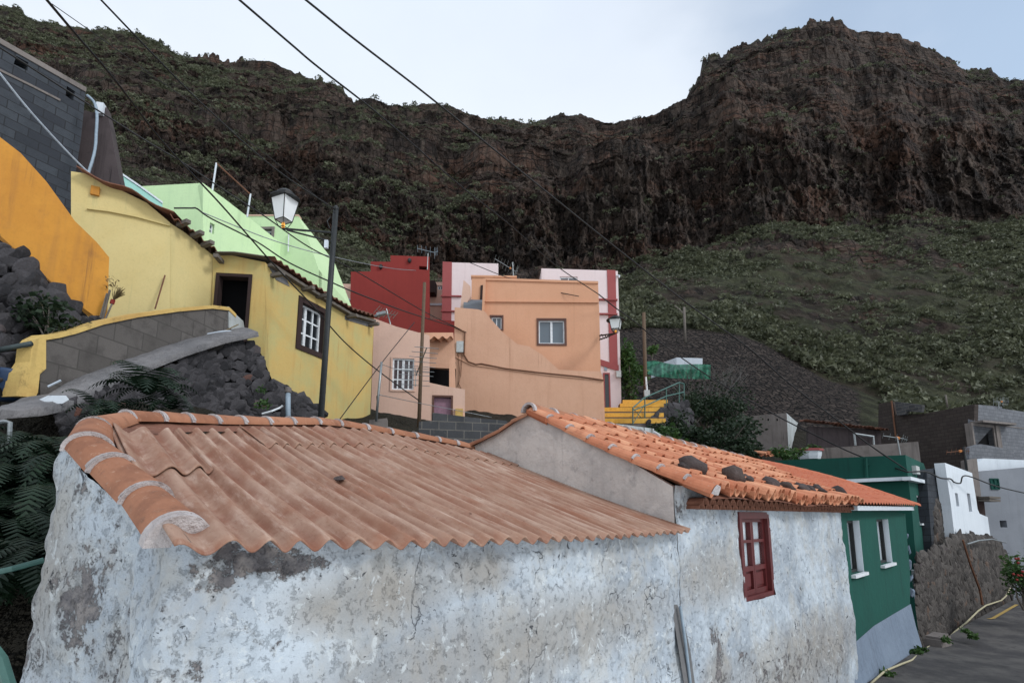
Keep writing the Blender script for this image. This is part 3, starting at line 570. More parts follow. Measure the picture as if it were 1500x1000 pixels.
# ============================================================ near cottages along the road
S=2.2
C0=at(282,808,S); W1=Pl(C0,40)
u1,z1=W1.uz(990,779); C1=W1.p(u1,z1); W2=Pl(C1,44)
u2,_=W2.uz(1236,800); C2=W2.p(u2,0); W3=Pl(C2,45)
ZB=-4.6
def dist_noise_wall(path,ztop,zbot,step,nrm,patches,beiges,mat,parent,name,holes=(),amp=.028,zfine=-1.25,batter=.03):
    """rough masonry wall following plan path [(x,y)], thickness given by nrm per point; displaced plaster skin"""
    L=[0]
    for a,b in zip(path[:-1],path[1:]): L.append(L[-1]+(Vector(b)-Vector(a)).length)
    n=int(L[-1]/step); s=np.linspace(0,L[-1],n); px=np.interp(s,L,[p[0] for p in path]); py=np.interp(s,L,[p[1] for p in path])
    nx=np.interp(s,L,[q[0] for q in nrm]); ny=np.interp(s,L,[q[1] for q in nrm]); l=np.hypot(nx,ny); nx/=l; ny/=l
    zt=np.array([ztop(q) for q in s]); nzf=int((zt.max()-zfine)/step)
    fr=np.concatenate([np.linspace(0,1,nzf)]); Zg=zt[None,:]+(zfine-zt)[None,:]*fr[:,None]
    Zg=np.concatenate([Zg,np.linspace(zfine,zbot,14)[1:,None]+0*zt[None,:]])
    Xg=np.broadcast_to(px,Zg.shape).copy();Yg=np.broadcast_to(py,Zg.shape).copy(); Sg=np.broadcast_to(s,Zg.shape)
    pt=np.zeros(Zg.shape)
    wS=Sg+.16*fbm(Xg*4,Yg*4,Zg*4,4,131); wZ=Zg+.12*fbm(Xg*4,Yg*4,Zg*4,4,137)
    for (ps,pz,rs,rz,k) in patches:
        e=1-np.sqrt(((wS-ps)/rs)**2+((wZ-pz)/rz)**2); pt=np.maximum(pt,np.clip(.22+.29*k,.08,.66)*np.clip((e+.55)/.75,0,1))
    bg=np.zeros(Zg.shape)
    for (ps,pz,rs,rz) in beiges: bg=np.maximum(bg,np.clip(1-((Sg-ps)/rs)**2-((Zg-pz)/rz)**2,0,1))
    nzz=fbm(Xg*2.2,Yg*2.2,Zg*2.2,4,101)*amp+fbm(Xg*9,Yg*9,Zg*9,3,107)*amp*.28-np.clip(pt-.45,0,.2)*.05
    off=nzz+batter*(zt[None,:]-Zg)
    Xg=Xg+nx*off;Yg=Yg+ny*off
    R,Cn=Zg.shape; idx=np.arange(R*Cn).reshape(R,Cn); q=np.stack([idx[:-1,:-1],idx[:-1,1:],idx[1:,1:],idx[1:,:-1]],-1)
    cs=(Sg[:-1,:-1]+Sg[1:,1:])/2; cz=(Zg[:-1,:-1]+Zg[1:,1:])/2; keep=np.ones(cs.shape,bool)
    for (a,b,c,d) in holes: keep&=~((cs>a)&(cs<c)&(cz>b)&(cz<d))
    me=bpy.data.meshes.new(name); me.from_pydata(np.stack([Xg,Yg,Zg],-1).reshape(-1,3).tolist(),[],q[keep].reshape(-1,4).tolist())
    for nm,ar in(('patch',pt),('beige',bg)):
        at_=me.attributes.new(nm,'FLOAT','POINT'); at_.data.foreach_set('value',ar.astype(np.float32).ravel())
    o=obj(name,me,M[mat],parent,smooth=True); return o
# ---- roof of the near cottage: ruled surface between eave and top line
top_px=[(158,640),(204.7,631),(239,629),(255,628),(281,627),(303,627),(325,627),(341,627),(361,627),(374,627),(389,628),(405,628),(418,628),(432,627),(451,625),(470,623),(490,622),(505,624),(519,627),(536,630),(552,633),(568,636),(584,639),(600,643),(614,646),(628,648),(643,651),(656,653),(670,655),(681,657),(692,660),(702,664)]
eave_x=[244.7,320.7,375,416,460.7,502,543,579,610,637,664.5,693,718,742,764,783,801,818,834.5,850,865.6,878,890,903,916,928,939,950,960.5,971,981,990]
def top_depth(i): # depth along the top edge
    return np.interp(top_px[i][0],[158,204,255,312,405,505,600,702],[3.35,3.62,3.95,4.35,5.0,5.85,6.6,7.35])
def eave_y(x): return np.interp(x,[240,282,330,431,560,700,850,990],[806,806,800,797,795,791,785,776])
EV=[];TP=[]
for i in range(32):
    x=eave_x[i]; uu,_=W1.uz(x,eave_y(x)); zz=W1.uz(x,eave_y(x))[1]
    EV.append(W1.p(uu,zz,.10)); TP.append(at(*top_px[i],top_depth(i)))
TPz=np.array([p.z for p in TP]); k5=np.ones(7)/7; TPz=np.convolve(np.pad(TPz,3,'edge'),k5,'valid')
TP=[Vector((p.x,p.y,z)) for p,z in zip(TP,TPz)]
def roof_pt(fi,t): # fi wave index (float), t 0 at eave .. 1 at top
    i=int(min(max(math.floor(fi),0),30)); f=fi-i
    e=EV[i].lerp(EV[i+1],f) if fi>=0 else EV[0]+(EV[0]-EV[1])*(-fi); p=TP[i].lerp(TP[i+1],f) if fi>=0 else TP[0]+(TP[0]-TP[1])*(-fi)
    return e.lerp(p,t)-Vector((0,0,.05*math.sin(math.pi*t)*.6))
cot=thing('stone_cottage','low lime-washed stone cottage with a rusty pink corrugated roof nearest the camera','house',(C0.x,C0.y,ZB))
def sheet(t0,t1,dz,i0=0,i1=31,nt=26,seg=12):
    n=int((i1-i0)*seg); V=[];UV=[];val=[]
    for j in range(nt+1):
        t=t0+(t1-t0)*j/nt
        for k in range(n+1):
            fi=i0+(i1-i0)*k/n; p=roof_pt(fi,t); a=.5+.5*math.cos(2*math.pi*fi)
            amp=.040*min(1.25,max(.8,1.25-.012*fi)); wob=.004*math.sin(fi*1.7+t*9)
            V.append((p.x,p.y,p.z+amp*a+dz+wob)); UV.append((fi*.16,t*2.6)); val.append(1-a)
    Fc=[];c=n+1
    for j in range(nt):
        for k in range(n): Fc.append((j*c+k,j*c+k+1,(j+1)*c+k+1,(j+1)*c+k))
    # underside and rim give the sheet its thickness
    b=len(V); V+= [(x,y,z-.011) for x,y,z in V]; UV+=UV[:b]; val+=val
    F2=[tuple(q+b for q in f[::-1]) for f in Fc]
    for k in range(n): F2.append((k+1,k,k+b,k+1+b)); 
    for j in range(nt): F2.append((j*c,(j+1)*c,(j+1)*c+b,j*c+b)); F2.append(((j+1)*c+n,j*c+n,j*c+n+b,(j+1)*c+n+b))
    return V,Fc+F2,UV,val
mb=MB(); vv=[]
for (t0,t1,dz,i0,i1) in((-.02,.945,0,-.1,31),(.76,.945,.018,7,31),(.52,.94,.022,-.0,2.75)):
    V,Fc,UV,val=sheet(t0,t1,dz,i0,i1); mb.add(V,Fc,UV,.5); vv+=val
me=mesh_from('roof',mb); av=me.attributes.new('valley','FLOAT','POINT'); av.data.foreach_set('value',np.array(vv,np.float32))
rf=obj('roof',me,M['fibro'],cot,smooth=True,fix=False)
# screw heads / small nails
mb=MB()
for t in(.12,.42,.62,.9)[:0]:
    for k in range(1,31,2):
        if random.random()<.6: p=roof_pt(k+0.0,t+random.uniform(-.01,.01)); mb.lathe((p.x,p.y,p.z+.048),[(.011,0),(.011,.008),(.004,.014)],6)
# mortar bed and clay cap tiles along verge and ridge
def half_tile(mb,a,b,r0,r1,up,arc=math.pi,seg=9,th=.014,tint=None,lift=0):
    """tapered half-round tile from a (low, wide) to b (high, narrow), open underside"""
    a=Vector(a);b=Vector(b);d=(b-a).normalized(); sd=d.cross(Vector(up)).normalized(); u=sd.cross(d).normalized()
    if u.z<0: u=-u
    V=[];Fc=[]
    for (p,r) in((a+u*lift,r0),(b,r1)):
        for q in(0,-th):
            for k in range(seg+1):
                t=arc*(k/seg-.5); V.append(p+sd*((r+q)*math.sin(t))+u*((r+q)*math.cos(t)-r0*.45))
    n=seg+1
    for k in range(seg):
        Fc+= [(k,k+1,2*n+k+1,2*n+k),(n+k+1,n+k,3*n+k,3*n+k+1),(k+1,k,n+k,n+k+1),(2*n+k,2*n+k+1,3*n+k+1,3*n+k)]
    Fc+= [(0,2*n,3*n,n),(n-1,2*n-1,4*n-1,3*n-1)]
    mb.add(V,Fc,tint=random.random() if tint is None else tint)
cap_px=[((262,771),2.42),((216,722),2.66),((166,679),2.93),((131,648),3.16),((139,622),3.42),((187,610),3.78),((234,611),4.0),((274,613),4.22),((313,615),4.45),((352,616),4.72),((390,617),4.98),((425,617),5.22),((462,617),5.52),((495,620),5.85),((535,626),6.2),((571,632),6.5),((607,638),6.8),((641,644),7.08),((668,649),7.3),((690,654),7.45)]
def proj(p): 
    f=p.y*CP+p.z*SP; return (CX+F*p.x/f, CY-F*(p.z*CP-p.y*SP)/f)
def cap_depth(x,y):   # depth of the roof skirt under this point
    best=None
    for fi in np.linspace(-3,1.5,46):
        for t in np.linspace(-.05,1.05,45):
            q=roof_pt(fi,t); X,Y=proj(q); e=(X-x)**2+(Y-y)**2
            if best is None or e<best[0]: best=(e,q.y,fi,t)
    return best
CAP=[]
for k_,(p,d) in enumerate(cap_px):
    if k_<5: b_=cap_depth(*p); print('cap',p,b_); d=b_[1]*.985-.03
    CAP.append(at(*p,d))
tl=MB(); mo=MB()
for i in range(len(CAP)-1):
    a,b=CAP[i],CAP[i+1]; big=i<4
    r=.112 if big else .087; ov=.04
    d=(b-a).normalized(); half_tile(tl,a-d*.01,b+d*ov,r*1.03,r*.86,(0,0,1),arc=math.pi*.98,seg=14,lift=.0)
    # mortar collar at the lap, ragged
    for q in range(2):
        c0=a-d*(.016-.012*q); half_tile(mo,c0-d*.013,c0+d*(.016+.012*random.random()),r*(1.08+.03*q),r*1.02,(0,0,1),arc=math.pi*(.95-.12*q),seg=14,th=.035)
    obj('mortar_collar',mo,M['mortar'],cot); mo=MB()
obj('ridge_tiles',tl,M['ridgetile'],cot,smooth=False)
a=CAP[0]; d=(CAP[1]-CAP[0]).normalized(); sd=d.cross(Vector((0,0,1))).normalized(); up=sd.cross(d); up=up if up.z>0 else -up
fillet=[a-d*.05+sd*(.128*math.sin(t))+up*(.128*math.cos(t)-.062) for t in np.linspace(-1.62,1.62,14)]
mo.add(fillet+[p+d*.06 for p in fillet],[tuple(range(14))[::-1],tuple(range(14,28))]+[(k,k+1,k+15,k+14) for k in range(13)])
# mortar ribbon under the caps down to the sheets
mr_=MB(); P=[[],[]]
for k in range(60):
    fi=k/59*31; i=fi/31; tp=roof_pt(fi,.93); 
    P[0].append(tp+Vector((0,0,.025)))
capline=smoothline(CAP[4:],6); cl=[capline[int(k/59*(len(capline)-1))] for k in range(60)]
P[1]=[c+Vector((0,0,-.03)) for c in cl]
mr_.grid([P[1],[p.lerp(q,.5)+Vector((0,0,.012*random.uniform(-1,1))) for p,q in zip(*P)],P[0]])
obj('mortar_end',mo,M['mortar'],cot,smooth=False); obj('ridge_mortar_bed',mr_,M['darkclay'],cot)
# verge bed: fills under the verge tiles down to the sheet edge
vb=MB(); vl=smoothline(CAP[:5],8); n=len(vl)
vb.grid([[p+Vector((0,0,-.06)) for p in vl],[roof_pt(.25,-.0+1.0*k/(n-1))+Vector((0,0,.03)) for k in range(n)]])
obj('verge_bed',vb,M['mortar'],cot)
# walls: gable skin, rounded corner, front
g_back=Vector((-2.62,3.22)); corner=Vector((EV[0].x-.03,EV[0].y+.02))
fr0=W1.p(W1.uz(262,806)[0]+.12,0); fdir=W1.d
vgp=[Vector((p.x,p.y)) for p in vl]
cpt=W1.p(W1.uz(240,806)[0],0); cpt=Vector((cpt.x,cpt.y))
gl=[vgp[-1]+Vector((-.02,.25)),vgp[-6]+Vector((-.14,0)),vgp[-14]+Vector((-.06,-.03)),vgp[8],cpt+(vgp[8]-cpt).normalized()*.22]
gdir=(vgp[8]-cpt).normalized(); gn=Vector((-gdir.y,gdir.x)); gn=gn if gn.dot(-cpt)>0 or gn.x<0 else -gn
if gn.x>0: gn=-gn
fn=Vector((W1.n.x,W1.n.y)); f1=Vector((C1.x,C1.y))
path=gl+[cpt+gdir*.08+Vector((fdir.x,fdir.y))*.02,cpt+Vector((fdir.x,fdir.y))*.10,cpt+Vector((fdir.x,fdir.y))*.25,f1]
nrm=[gn,gn,gn,gn,gn*.9+fn*.1,gn*.55+fn*.45,fn*.8+gn*.2,fn,fn]
LL=[0]
for p_,q_ in zip(path[:-1],path[1:]): LL.append(LL[-1]+(q_-p_).length)
LF=LL[5]; cosz=[vl[-1].z-.02,vl[-6].z-.05,vl[-14].z-.08,vl[8].z-.09,vl[2].z-.09,vl[0].z-.06,EV[0].z+.02,EV[0].z+.03,z1+.02]
ztop=lambda s: float(np.interp(s,LL,cosz))
def fs(x,y):  # picture ray on the front wall -> (path length, z)
    u_,z_=W1.uz(x,y); p=W1.p(u_,0); return LF+.08+(Vector((p.x,p.y))-cpt).length-.08,z_
pat=[]
for (x,y,rx,ry,k) in[(395,818,75,32,1.4),(470,812,30,22,.4),(620,822,26,16,.2),(255,893,26,14,.7),(300,968,46,20,.9),(395,920,30,18,.5),(240,860,22,60,-.3),(225,930,26,45,-.2),(760,845,20,30,-.9),(590,900,16,14,-.3),(455,945,12,14,.0),(545,905,10,18,0),(690,860,12,16,-.2),(520,970,40,16,-.3),(640,985,50,14,-.3),(800,960,40,25,-.7),(860,830,20,30,-.9)]:
    s_,z_=fs(x,y); s2,_=fs(x+rx,y); _,z2=fs(x,y+ry); pat.append((s_,z_,abs(s2-s_),abs(z2-z_),k))
pat+=[(.75,-.35,.10,.12,1.0),(1.02,-.42,.16,.16,1.3),(.5,-.15,.14,.1,.1),(.9,-.1,.09,.09,.3),(.35,-.5,.12,.1,.1),(.62,-.7,.16,.1,.3)]
bgs=[]
for (x,y,rx,ry) in[(560,870,130,60),(800,930,200,80),(470,890,60,50),(700,840,60,40)]:
    s_,z_=fs(x,y); s2,_=fs(x+rx,y); _,z2=fs(x,y+ry); bgs.append((s_,z_,abs(s2-s_),abs(z2-z_)))
bgs+=[(.5,-.3,.6,.6)]; pat+=[(.5,-.45,.95,.9,.42),(1.15,-.5,.35,.5,.5)]
dist_noise_wall([tuple(p) for p in path],ztop,ZB,.0125,[tuple(q) for q in nrm],pat,bgs,'limewash',cot,'wall',amp=.040)
bw=MB(); 
bp=[(p.x,p.y,p.z) for p in TP]
for p_,q_ in zip(TP[:-1],TP[1:]):
    bw.add([(p_.x,p_.y+.12,p_.z-.02),(q_.x,q_.y+.12,q_.z-.02),(q_.x,q_.y+.12,-2),(p_.x,p_.y+.12,-2)],[(0,1,2,3)])
obj('rear_wall',bw,M['oldwhite'],cot,fix=False)
# pale conduit in a chased groove at the joint
mb=MB(); mb.tube([W2.px(984,886,.09),W2.px(989,930,.10),W2.px(995,985,.105),W2.px(1001,1060,.12)],.015,8); obj('drain_pipe',mb,M['bluepipe'],cot,smooth=True)
mb=MB(); P=[]
for (x,y,hw) in[(984,884,3),(987,905,9),(991,950,10),(996,1000,11),(1004,1065,12)]:
    P.append([W2.px(x-hw*.8+random.uniform(-2,2),y,.05+.0004*(y-884)),W2.px(x+hw*.8+random.uniform(-2,2),y,.05+.0004*(y-884))])
mb.grid(P); obj('cement_groove',mb,M['cement'],cot)
# small stone on the sheets
for (x,y,s,lab) in[(519,713,.03,'small dark stone chip lying on the pink corrugated sheets'),]:
    p=roof_pt(8.6,.42); r=MB(); add_rock(r,(p.x,p.y,p.z+.05),.045,.035,.022,5); tag(obj('stone_chip',r,M['blackrock']),lab,'stone')
# ---- second cottage: red window, clay tile roof
G=plane2(C1,at(690,655,7.45)); GN=G.n
apex=G.px(775,608); verge_low=G.px(1003,731)
wh=thing('white_cottage','weathered white cottage with a dark red window and rocks on its clay tile roof','house',(C1.x,C1.y,ZB))
wr=rect(W2,1087,753,1129,877); 
pat=[];bgs=[]
def fs2(x,y): u_,z_=W2.uz(x,y); return u_,z_
for (x,y,rx,ry,k) in[(1012,745,26,18,.3),(1018,775,14,18,.2),(1040,935,9,18,.9),(1046,962,8,22,1.2),(1036,915,5,8,.6),(1024,905,6,8,.3),(1064,928,7,14,.2),(1170,798,8,8,-.2),(1215,865,6,10,-.1),(1150,880,6,7,-.2),(1180,965,60,30,.45),(1120,880,18,6,.0),(1195,775,10,8,-.4),(1090,985,70,30,.45),(1205,985,30,30,.5),(1228,790,8,30,-.4)]:
    s_,z_=fs2(x,y); s2,_=fs2(x+rx,y); _,z2=fs2(x,y+ry); pat.append((s_,z_,abs(s2-s_),abs(z2-z_),k))
for (x,y,rx,ry) in[(1050,840,60,60),(1180,960,90,80),(1045,990,30,50)]:
    s_,z_=fs2(x,y); s2,_=fs2(x+rx,y); _,z2=fs2(x,y+ry); bgs.append((s_,z_,abs(s2-s_),abs(z2-z_)))
ze2=lambda s: float(np.interp(s,[0,u2],[W2.uz(1003,735)[1]+.17,W2.uz(1236,744)[1]+.06]))
dist_noise_wall([(C1.x,C1.y),(C2.x,C2.y)],ze2,ZB,.018,[(W2.n.x,W2.n.y)]*2,pat,bgs,'limewash',wh,'wall',holes=[wr],amp=.03,zfine=-2.6,batter=.02)
g1=G.uz(1003,731); g0=G.uz(690,655)
sg=.12 if g0[0]>g1[0] else -.1
mb=panel(G,[(g1[0]+sg,ZB),(g1[0]+sg,G.uz(1003,724)[1]),G.uz(985,712),G.uz(900,662),G.uz(840,628),G.uz(775,607),G.uz(760,615),G.uz(735,632),G.uz(690,655),(G.uz(600,660)[0],.9),(G.uz(600,660)[0],-2)],th=.1,px=False,off=.0)
obj('gable_wall',mb,M['gablewall'],wh)
W2b=W2
def redwin(root):
    u0,z0,u1_,z1_=wr; fm=M['burgundy']; m=MB(); b=.055
    for q in((u0-.03,z0-.03,u0+b,z1_+.03),(u1_-b,z0-.03,u1_+.03,z1_+.03),(u0+b,z1_-b,u1_-b,z1_+.03),(u0+b,z0-.03,u1_-b,z0+b)): rbox(m,W2,*q,-.14,.012)
    fr=obj('window',m,fm,root)
    um=(u0+u1_)/2; H=z1_-z0
    for (a,b_) in((u0+b,um-.004),(um+.004,u1_-b)):
        m=MB(); t=.042; zp=z0+.055+H*.30
        for q in((a,z0+.055,a+t,z1_-.055),(b_-t,z0+.055,b_,z1_-.055),(a+t,z1_-.1,b_-t,z1_-.055),(a+t,z0+.055,b_-t,z0+.115),(a+t,zp-.03,b_-t,zp+.03),(a+t,(zp+z1_)/2-.018,b_-t,(zp+z1_)/2+.018)): rbox(m,W2,*q,-.115,-.045)
        rbox(m,W2,a+t,z0+.115,b_-t,zp-.03,-.105,-.085); rbox(m,W2,a+t+.035,z0+.15,b_-t-.035,zp-.065,-.085,-.068)
        obj('casement',m,fm,fr)
        m=MB(); rbox(m,W2,a+t,zp,b_-t,z1_-.08,-.088,-.082); obj('pane',m,M['clearpane'],fr)
        m=MB(); P=[]
        for z in(zp-.05,z1_-.05): P.append([W2.p(a-.03+(b_-a+.06)*k/20,z,-.102+.006*math.sin(k*1.3+a)) for k in range(21)])
        m.grid(P); obj('curtain',m,M['white_curtain'],fr,smooth=True)
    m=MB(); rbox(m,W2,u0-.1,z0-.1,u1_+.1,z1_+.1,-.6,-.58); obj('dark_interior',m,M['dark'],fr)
    m=MB(); 
    for q in((u0-.06,z0-.05,u0,z1_+.05),(u1_,z0-.05,u1_+.06,z1_+.05),(u0,z1_,u1_,z1_+.06),(u0,z0-.06,u1_,z0)): rbox(m,W2,*q,-.3,-.02)
    obj('reveal',m,M['white'],fr)
redwin(wh)
# clay roof plane from eave line to level ridge
eA=W2.px(1006,724,.28); eB=W2.px(1236,738.5,.28); 
ridA=apex+Vector((0,0,.05)); rdir=W2.d
uR=W2.uz(1236,700)[0]
L12=(eB-eA).length; ridB=ridA+Vector((rdir.x,rdir.y,0))*L12*1.12
ridB.z=ridA.z-.12
NC=28
tiles=MB()
def roof2(fu,t): # fu 0..1 along, t 0..1 up
    p=eA.lerp(eB,fu).lerp(ridA.lerp(ridB,fu),t); return p+Vector((0,0,.02*math.sin(fu*9)+.015*math.sin(fu*23+t*4)-.10*math.sin(math.pi*t)*.5))
slope_len=(ridA-eA).length; NRW=max(6,int(slope_len/.33)); print('slope',slope_len,'rows',NRW,'len',L12)
pit=L12/NC; rt=pit*.42
for c in range(NC):
    for r in range(NRW):
        for kind in(0,1):
            fu=(c+(.5 if kind==0 else 0.0)+random.uniform(-.06,.06))/NC
            t0=r/NRW+random.uniform(-.012,.012)-(.012 if kind==0 else .0); t1=min(1.,(r+1.22)/NRW)
            a=roof2(fu,t0)+Vector((0,0,.012+random.uniform(0,.012))); b=roof2(fu+random.uniform(-.004,.004),t1)-Vector((0,0,.004))
            if kind==0: half_tile(tiles,a+Vector((0,0,rt*.62)),b+Vector((0,0,rt*.55)),rt*1.1,rt*.88,(0,0,1),arc=math.pi*.92,seg=6,th=.016)
            else: half_tile(tiles,a,b,-rt*1.12,-rt*.95,(0,0,1),arc=math.pi*.9,seg=5,th=-.014)
rt_=obj('tile_roof',tiles,M['claytile'],wh)
# sheathing below the tiles, back slope
dk_=MB(); dk_.grid([[roof2(k/10,t)-Vector((0,0,.055)) for k in range(11)] for t in(0,.5,1)])
bn=Vector((-W2.n.x,-W2.n.y,0)); bk=[[ridA.lerp(ridB,k/10)+Vector((0,0,-.03)) for k in range(11)],[ridA.lerp(ridB,k/10)+bn*2.2+Vector((0,0,-1.1)) for k in range(11)]]
dk_.grid(bk); obj('roof_boards',dk_,M['darkclay'],rt_)
# ridge caps bedded in grey mortar
rc=MB(); rm=MB(); n=16
for i in range(n):
    a=ridA.lerp(ridB,i/n)+Vector((0,0,.05)); b=ridA.lerp(ridB,(i+1.1)/n)+Vector((0,0,.045)); half_tile(rc,a,b,.115,.095,(0,0,1),seg=8)
    half_tile(rm,a-(b-a)*.05,a+(b-a)*.06,.122,.118,(0,0,1),seg=8,th=.03)
sdn=(eA-ridA).normalized(); rm.grid([[ridA.lerp(ridB,k/60)+sdn*(.10+.02*math.sin(k*2.1)+random.uniform(-.01,.01))+Vector((0,0,.075)) for k in range(61)],[ridA.lerp(ridB,k/60)+sdn*(.20+.025*math.sin(k*2.6)+random.uniform(-.012,.012))+Vector((0,0,.055)) for k in range(61)]])
obj('ridge_tiles',rc,M['ridgetile'],rt_); obj('ridge_mortar',rm,M['mortar'],rt_)
# verge tiles up the gable
vt=MB(); vm_=MB(); n=8
va=verge_low+W2.n*.30+Vector((0,0,.03)); vz=apex+Vector((0,0,.03))
vz=vz+ (Vector((W2.d.x,W2.d.y,0))*.06); va=va+(Vector((W2.d.x,W2.d.y,0))*.06)
for i in range(n):
    a=va.lerp(vz,i/n)-Vector((0,0,.05*math.sin(math.pi*i/n))); b=va.lerp(vz,min(1,(i+1.12)/n))-Vector((0,0,.05*math.sin(math.pi*min(1,(i+1.12)/n)))); half_tile(vt,a+Vector((0,0,.06)),b+Vector((0,0,.05)),.10,.085,(0,0,1),seg=9)
    if i: half_tile(vm_,a+Vector((0,0,.06))-(b-a)*.04,a+(b-a)*.03+Vector((0,0,.06)),.107,.105,(0,0,1),seg=9,th=.03,arc=2.2); obj('verge_mortar',vm_,M['mortar'],rt_); vm_=MB()
half_tile(vm_,va+Vector((0,0,.06))-sdn*-.0,va+Vector((0,0,.06))+sdn*.03,.10,.098,(0,0,1),seg=9,th=.09)
obj('verge_tiles',vt,M['claytile'],rt_); obj('verge_mortar',vm_,M['mortar'],rt_)
bkv=MB()
q=[G.px(775,606,.0),G.px(752,618),G.px(735,630),G.px(712,642),G.px(690,652)]
for a,b in zip(q[:-1],q[1:]): half_tile(bkv,b+Vector((0,0,.0)),a,.07,.06,(0,0,1),seg=7)
obj('back_verge_tiles',bkv,M['ridgetile'],rt_)
# double course of tile ends under the eave
ec=MB()
for row,(dz,o) in enumerate(((-.07,.17),(-.12,.12))):
    for c in range(int(NC*1.3)):
        p=eA.lerp(eB,(c+.5)/int(NC*1.3)); p=p-W2.n*(.28-o)+Vector((0,0,dz)); half_tile(ec,p,p-W2.n*.25,.075,.07,(0,0,1),seg=7,th=.016)
obj('eave_tiles',ec,M['eavetile'],rt_)
mb=MB(); mb.grid([[eA.lerp(eB,.015+.985*k/20)-W2.n*.24+Vector((0,0,-.03)) for k in range(21)],[eA.lerp(eB,.015+.985*k/20)-W2.n*.25+Vector((0,0,-.13+random.uniform(-.01,.01))) for k in range(21)]]); obj('eave_bed',mb,M['darkclay'],rt_)
# rocks weighing the eave tiles down
def roofhit(x,y):
    r=Vector(ray(x,y)); nn=(eB-eA).cross(ridA-eA); k=eA.dot(nn)/r.dot(nn); return r*k
RK=[((1014,702),.20,.09,'large domed dark rock by the gable end of the clay roof'),((1001,704),.10,.045,'small dark rock tucked behind the domed rock at the gable end'),((1076,708),.19,.085,'humped dark rock holding down eave tiles above the red window'),((1096,712),.10,.05,'small dark rock beside the humped one above the red window'),((1130,716),.17,.075,'rounded dark rock at the left end of the row of rocks on the eave'),((1152,719),.17,.06,'long flat dark rock second in the row of rocks on the eave'),((1174,722),.17,.055,'long flat dark rock third in the row of rocks on the eave'),((1188,722),.11,.05,'small dark rock squeezed between two longer ones on the eave'),((1200,724),.16,.06,'dark rock at the right end of the touching row on the eave'),((1228,727),.17,.065,'lone dark rock on the eave above the green wall')]
for k,((x,y),rx,rz,lab) in enumerate(RK):
    fu_=min(np.linspace(0,1,400),key=lambda f:abs(proj(roof2(f,.13 if k>1 else .19)+Vector((0,0,.1)))[0]-x)); p=roof2(fu_,.13 if k>1 else .19)+Vector((0,0,.085)); m=MB(); ax=[(W2.d.x,W2.d.y,0),(-W2.n.x,-W2.n.y,.3),(0,0,1)]
    add_blob(m,(p.x,p.y,p.z+rz*.55),rx*.95,rx*.7,rz*1.35,k+3,.4,ax); tag(obj('roof_rock',m,M['blackrock'],smooth=True),lab,'rock','rocks weighing down the tile roof')
# ---- green cottage sharing the row
gr=thing('green_cottage','dark green rough plastered cottage with two slit windows beside the white cottage','house',(C2.x,C2.y,ZB))
r1=rect(W3,1245,762,1262,840); r2=rect(W3,1288,760,1304,826)
u3=W3.uz(1330,780)[0]; zg=W3.uz(1240,742)[1]+.02; zg3=W3.uz(1328,752)[1]
bot=[W3.uz(x,y) for x,y in((1334,886),(1310,900),(1280,918),(1255,940),(1240,956))]
out=[(0.02,zg),(u3*.5,zg-.02),(u3,zg3)]+[W3.uz(1334,840)]+bot+[(0.02,bot[-1][1])]
mb=panel(W3,out,[loop(r1),loop(r2)],.3,px=False,off=-.012); obj('wall',mb,M['dkgreen'],gr)
mb=MB(); b2=[W3.uz(1334,884),W3.uz(1310,898),W3.uz(1280,916),W3.uz(1255,938),W3.uz(1238,956)]
P=[]
for k,(u_,z_) in enumerate(b2): 
    P.append([W3.p(u_,z_,.0),W3.p(u_+.02,z_-.5,.05),W3.p(u_+.06,z_-1.1,.14),W3.p(u_+.1,z_-2.6,.26)])
for uu in(.3,.6): pass
mb.grid(P); obj('plinth',mb,M['plinth'],gr)
mb=MB(); e=W3.p(b2[0][0],b2[0][1]-.02,.0); mb.grid([[W3.p(b2[0][0],b2[0][1],.0),W3.p(b2[0][0]+.02,b2[0][1]-.5,.05),W3.p(b2[0][0]+.06,b2[0][1]-1.1,.14),W3.p(b2[0][0]+.1,b2[0][1]-2.6,.26)],[W3.p(b2[0][0]+.05,b2[0][1],-.6),W3.p(b2[0][0]+.05,b2[0][1]-.5,-.6),W3.p(b2[0][0]+.05,b2[0][1]-1.1,-.6),W3.p(b2[0][0]+.1,b2[0][1]-2.6,-.6)]]); obj('plinth_return',mb,M['plinth'],gr)
# painted quoin stones at the end of the wall
mb=MB(); zq=W3.uz(1330,775)[1]; k=0
while zq>W3.uz(1335,880)[1]:
    h=random.uniform(.28,.42); add_rock(mb,W3.p(u3+.06,zq-h/2,-.12),.10,.16,h*.55,k+20,.3); zq-=h; k+=1
obj('quoin_stones',mb,M['plinth'],gr)
for r in(r1,r2): window(gr,W3,r,1,1,M['black'],M['clearpane'],bar=.05,rec=.13,sill=M['whiteframe'],curtain=M['white_curtain'])
for r in(r1,r2):
    mb=MB(); u0,z0,ua,zb=r; rbox(mb,W3,ua-.002,z0,ua+.012,zb,-.2,-.0); obj('reveal',mb,M['white'],gr)
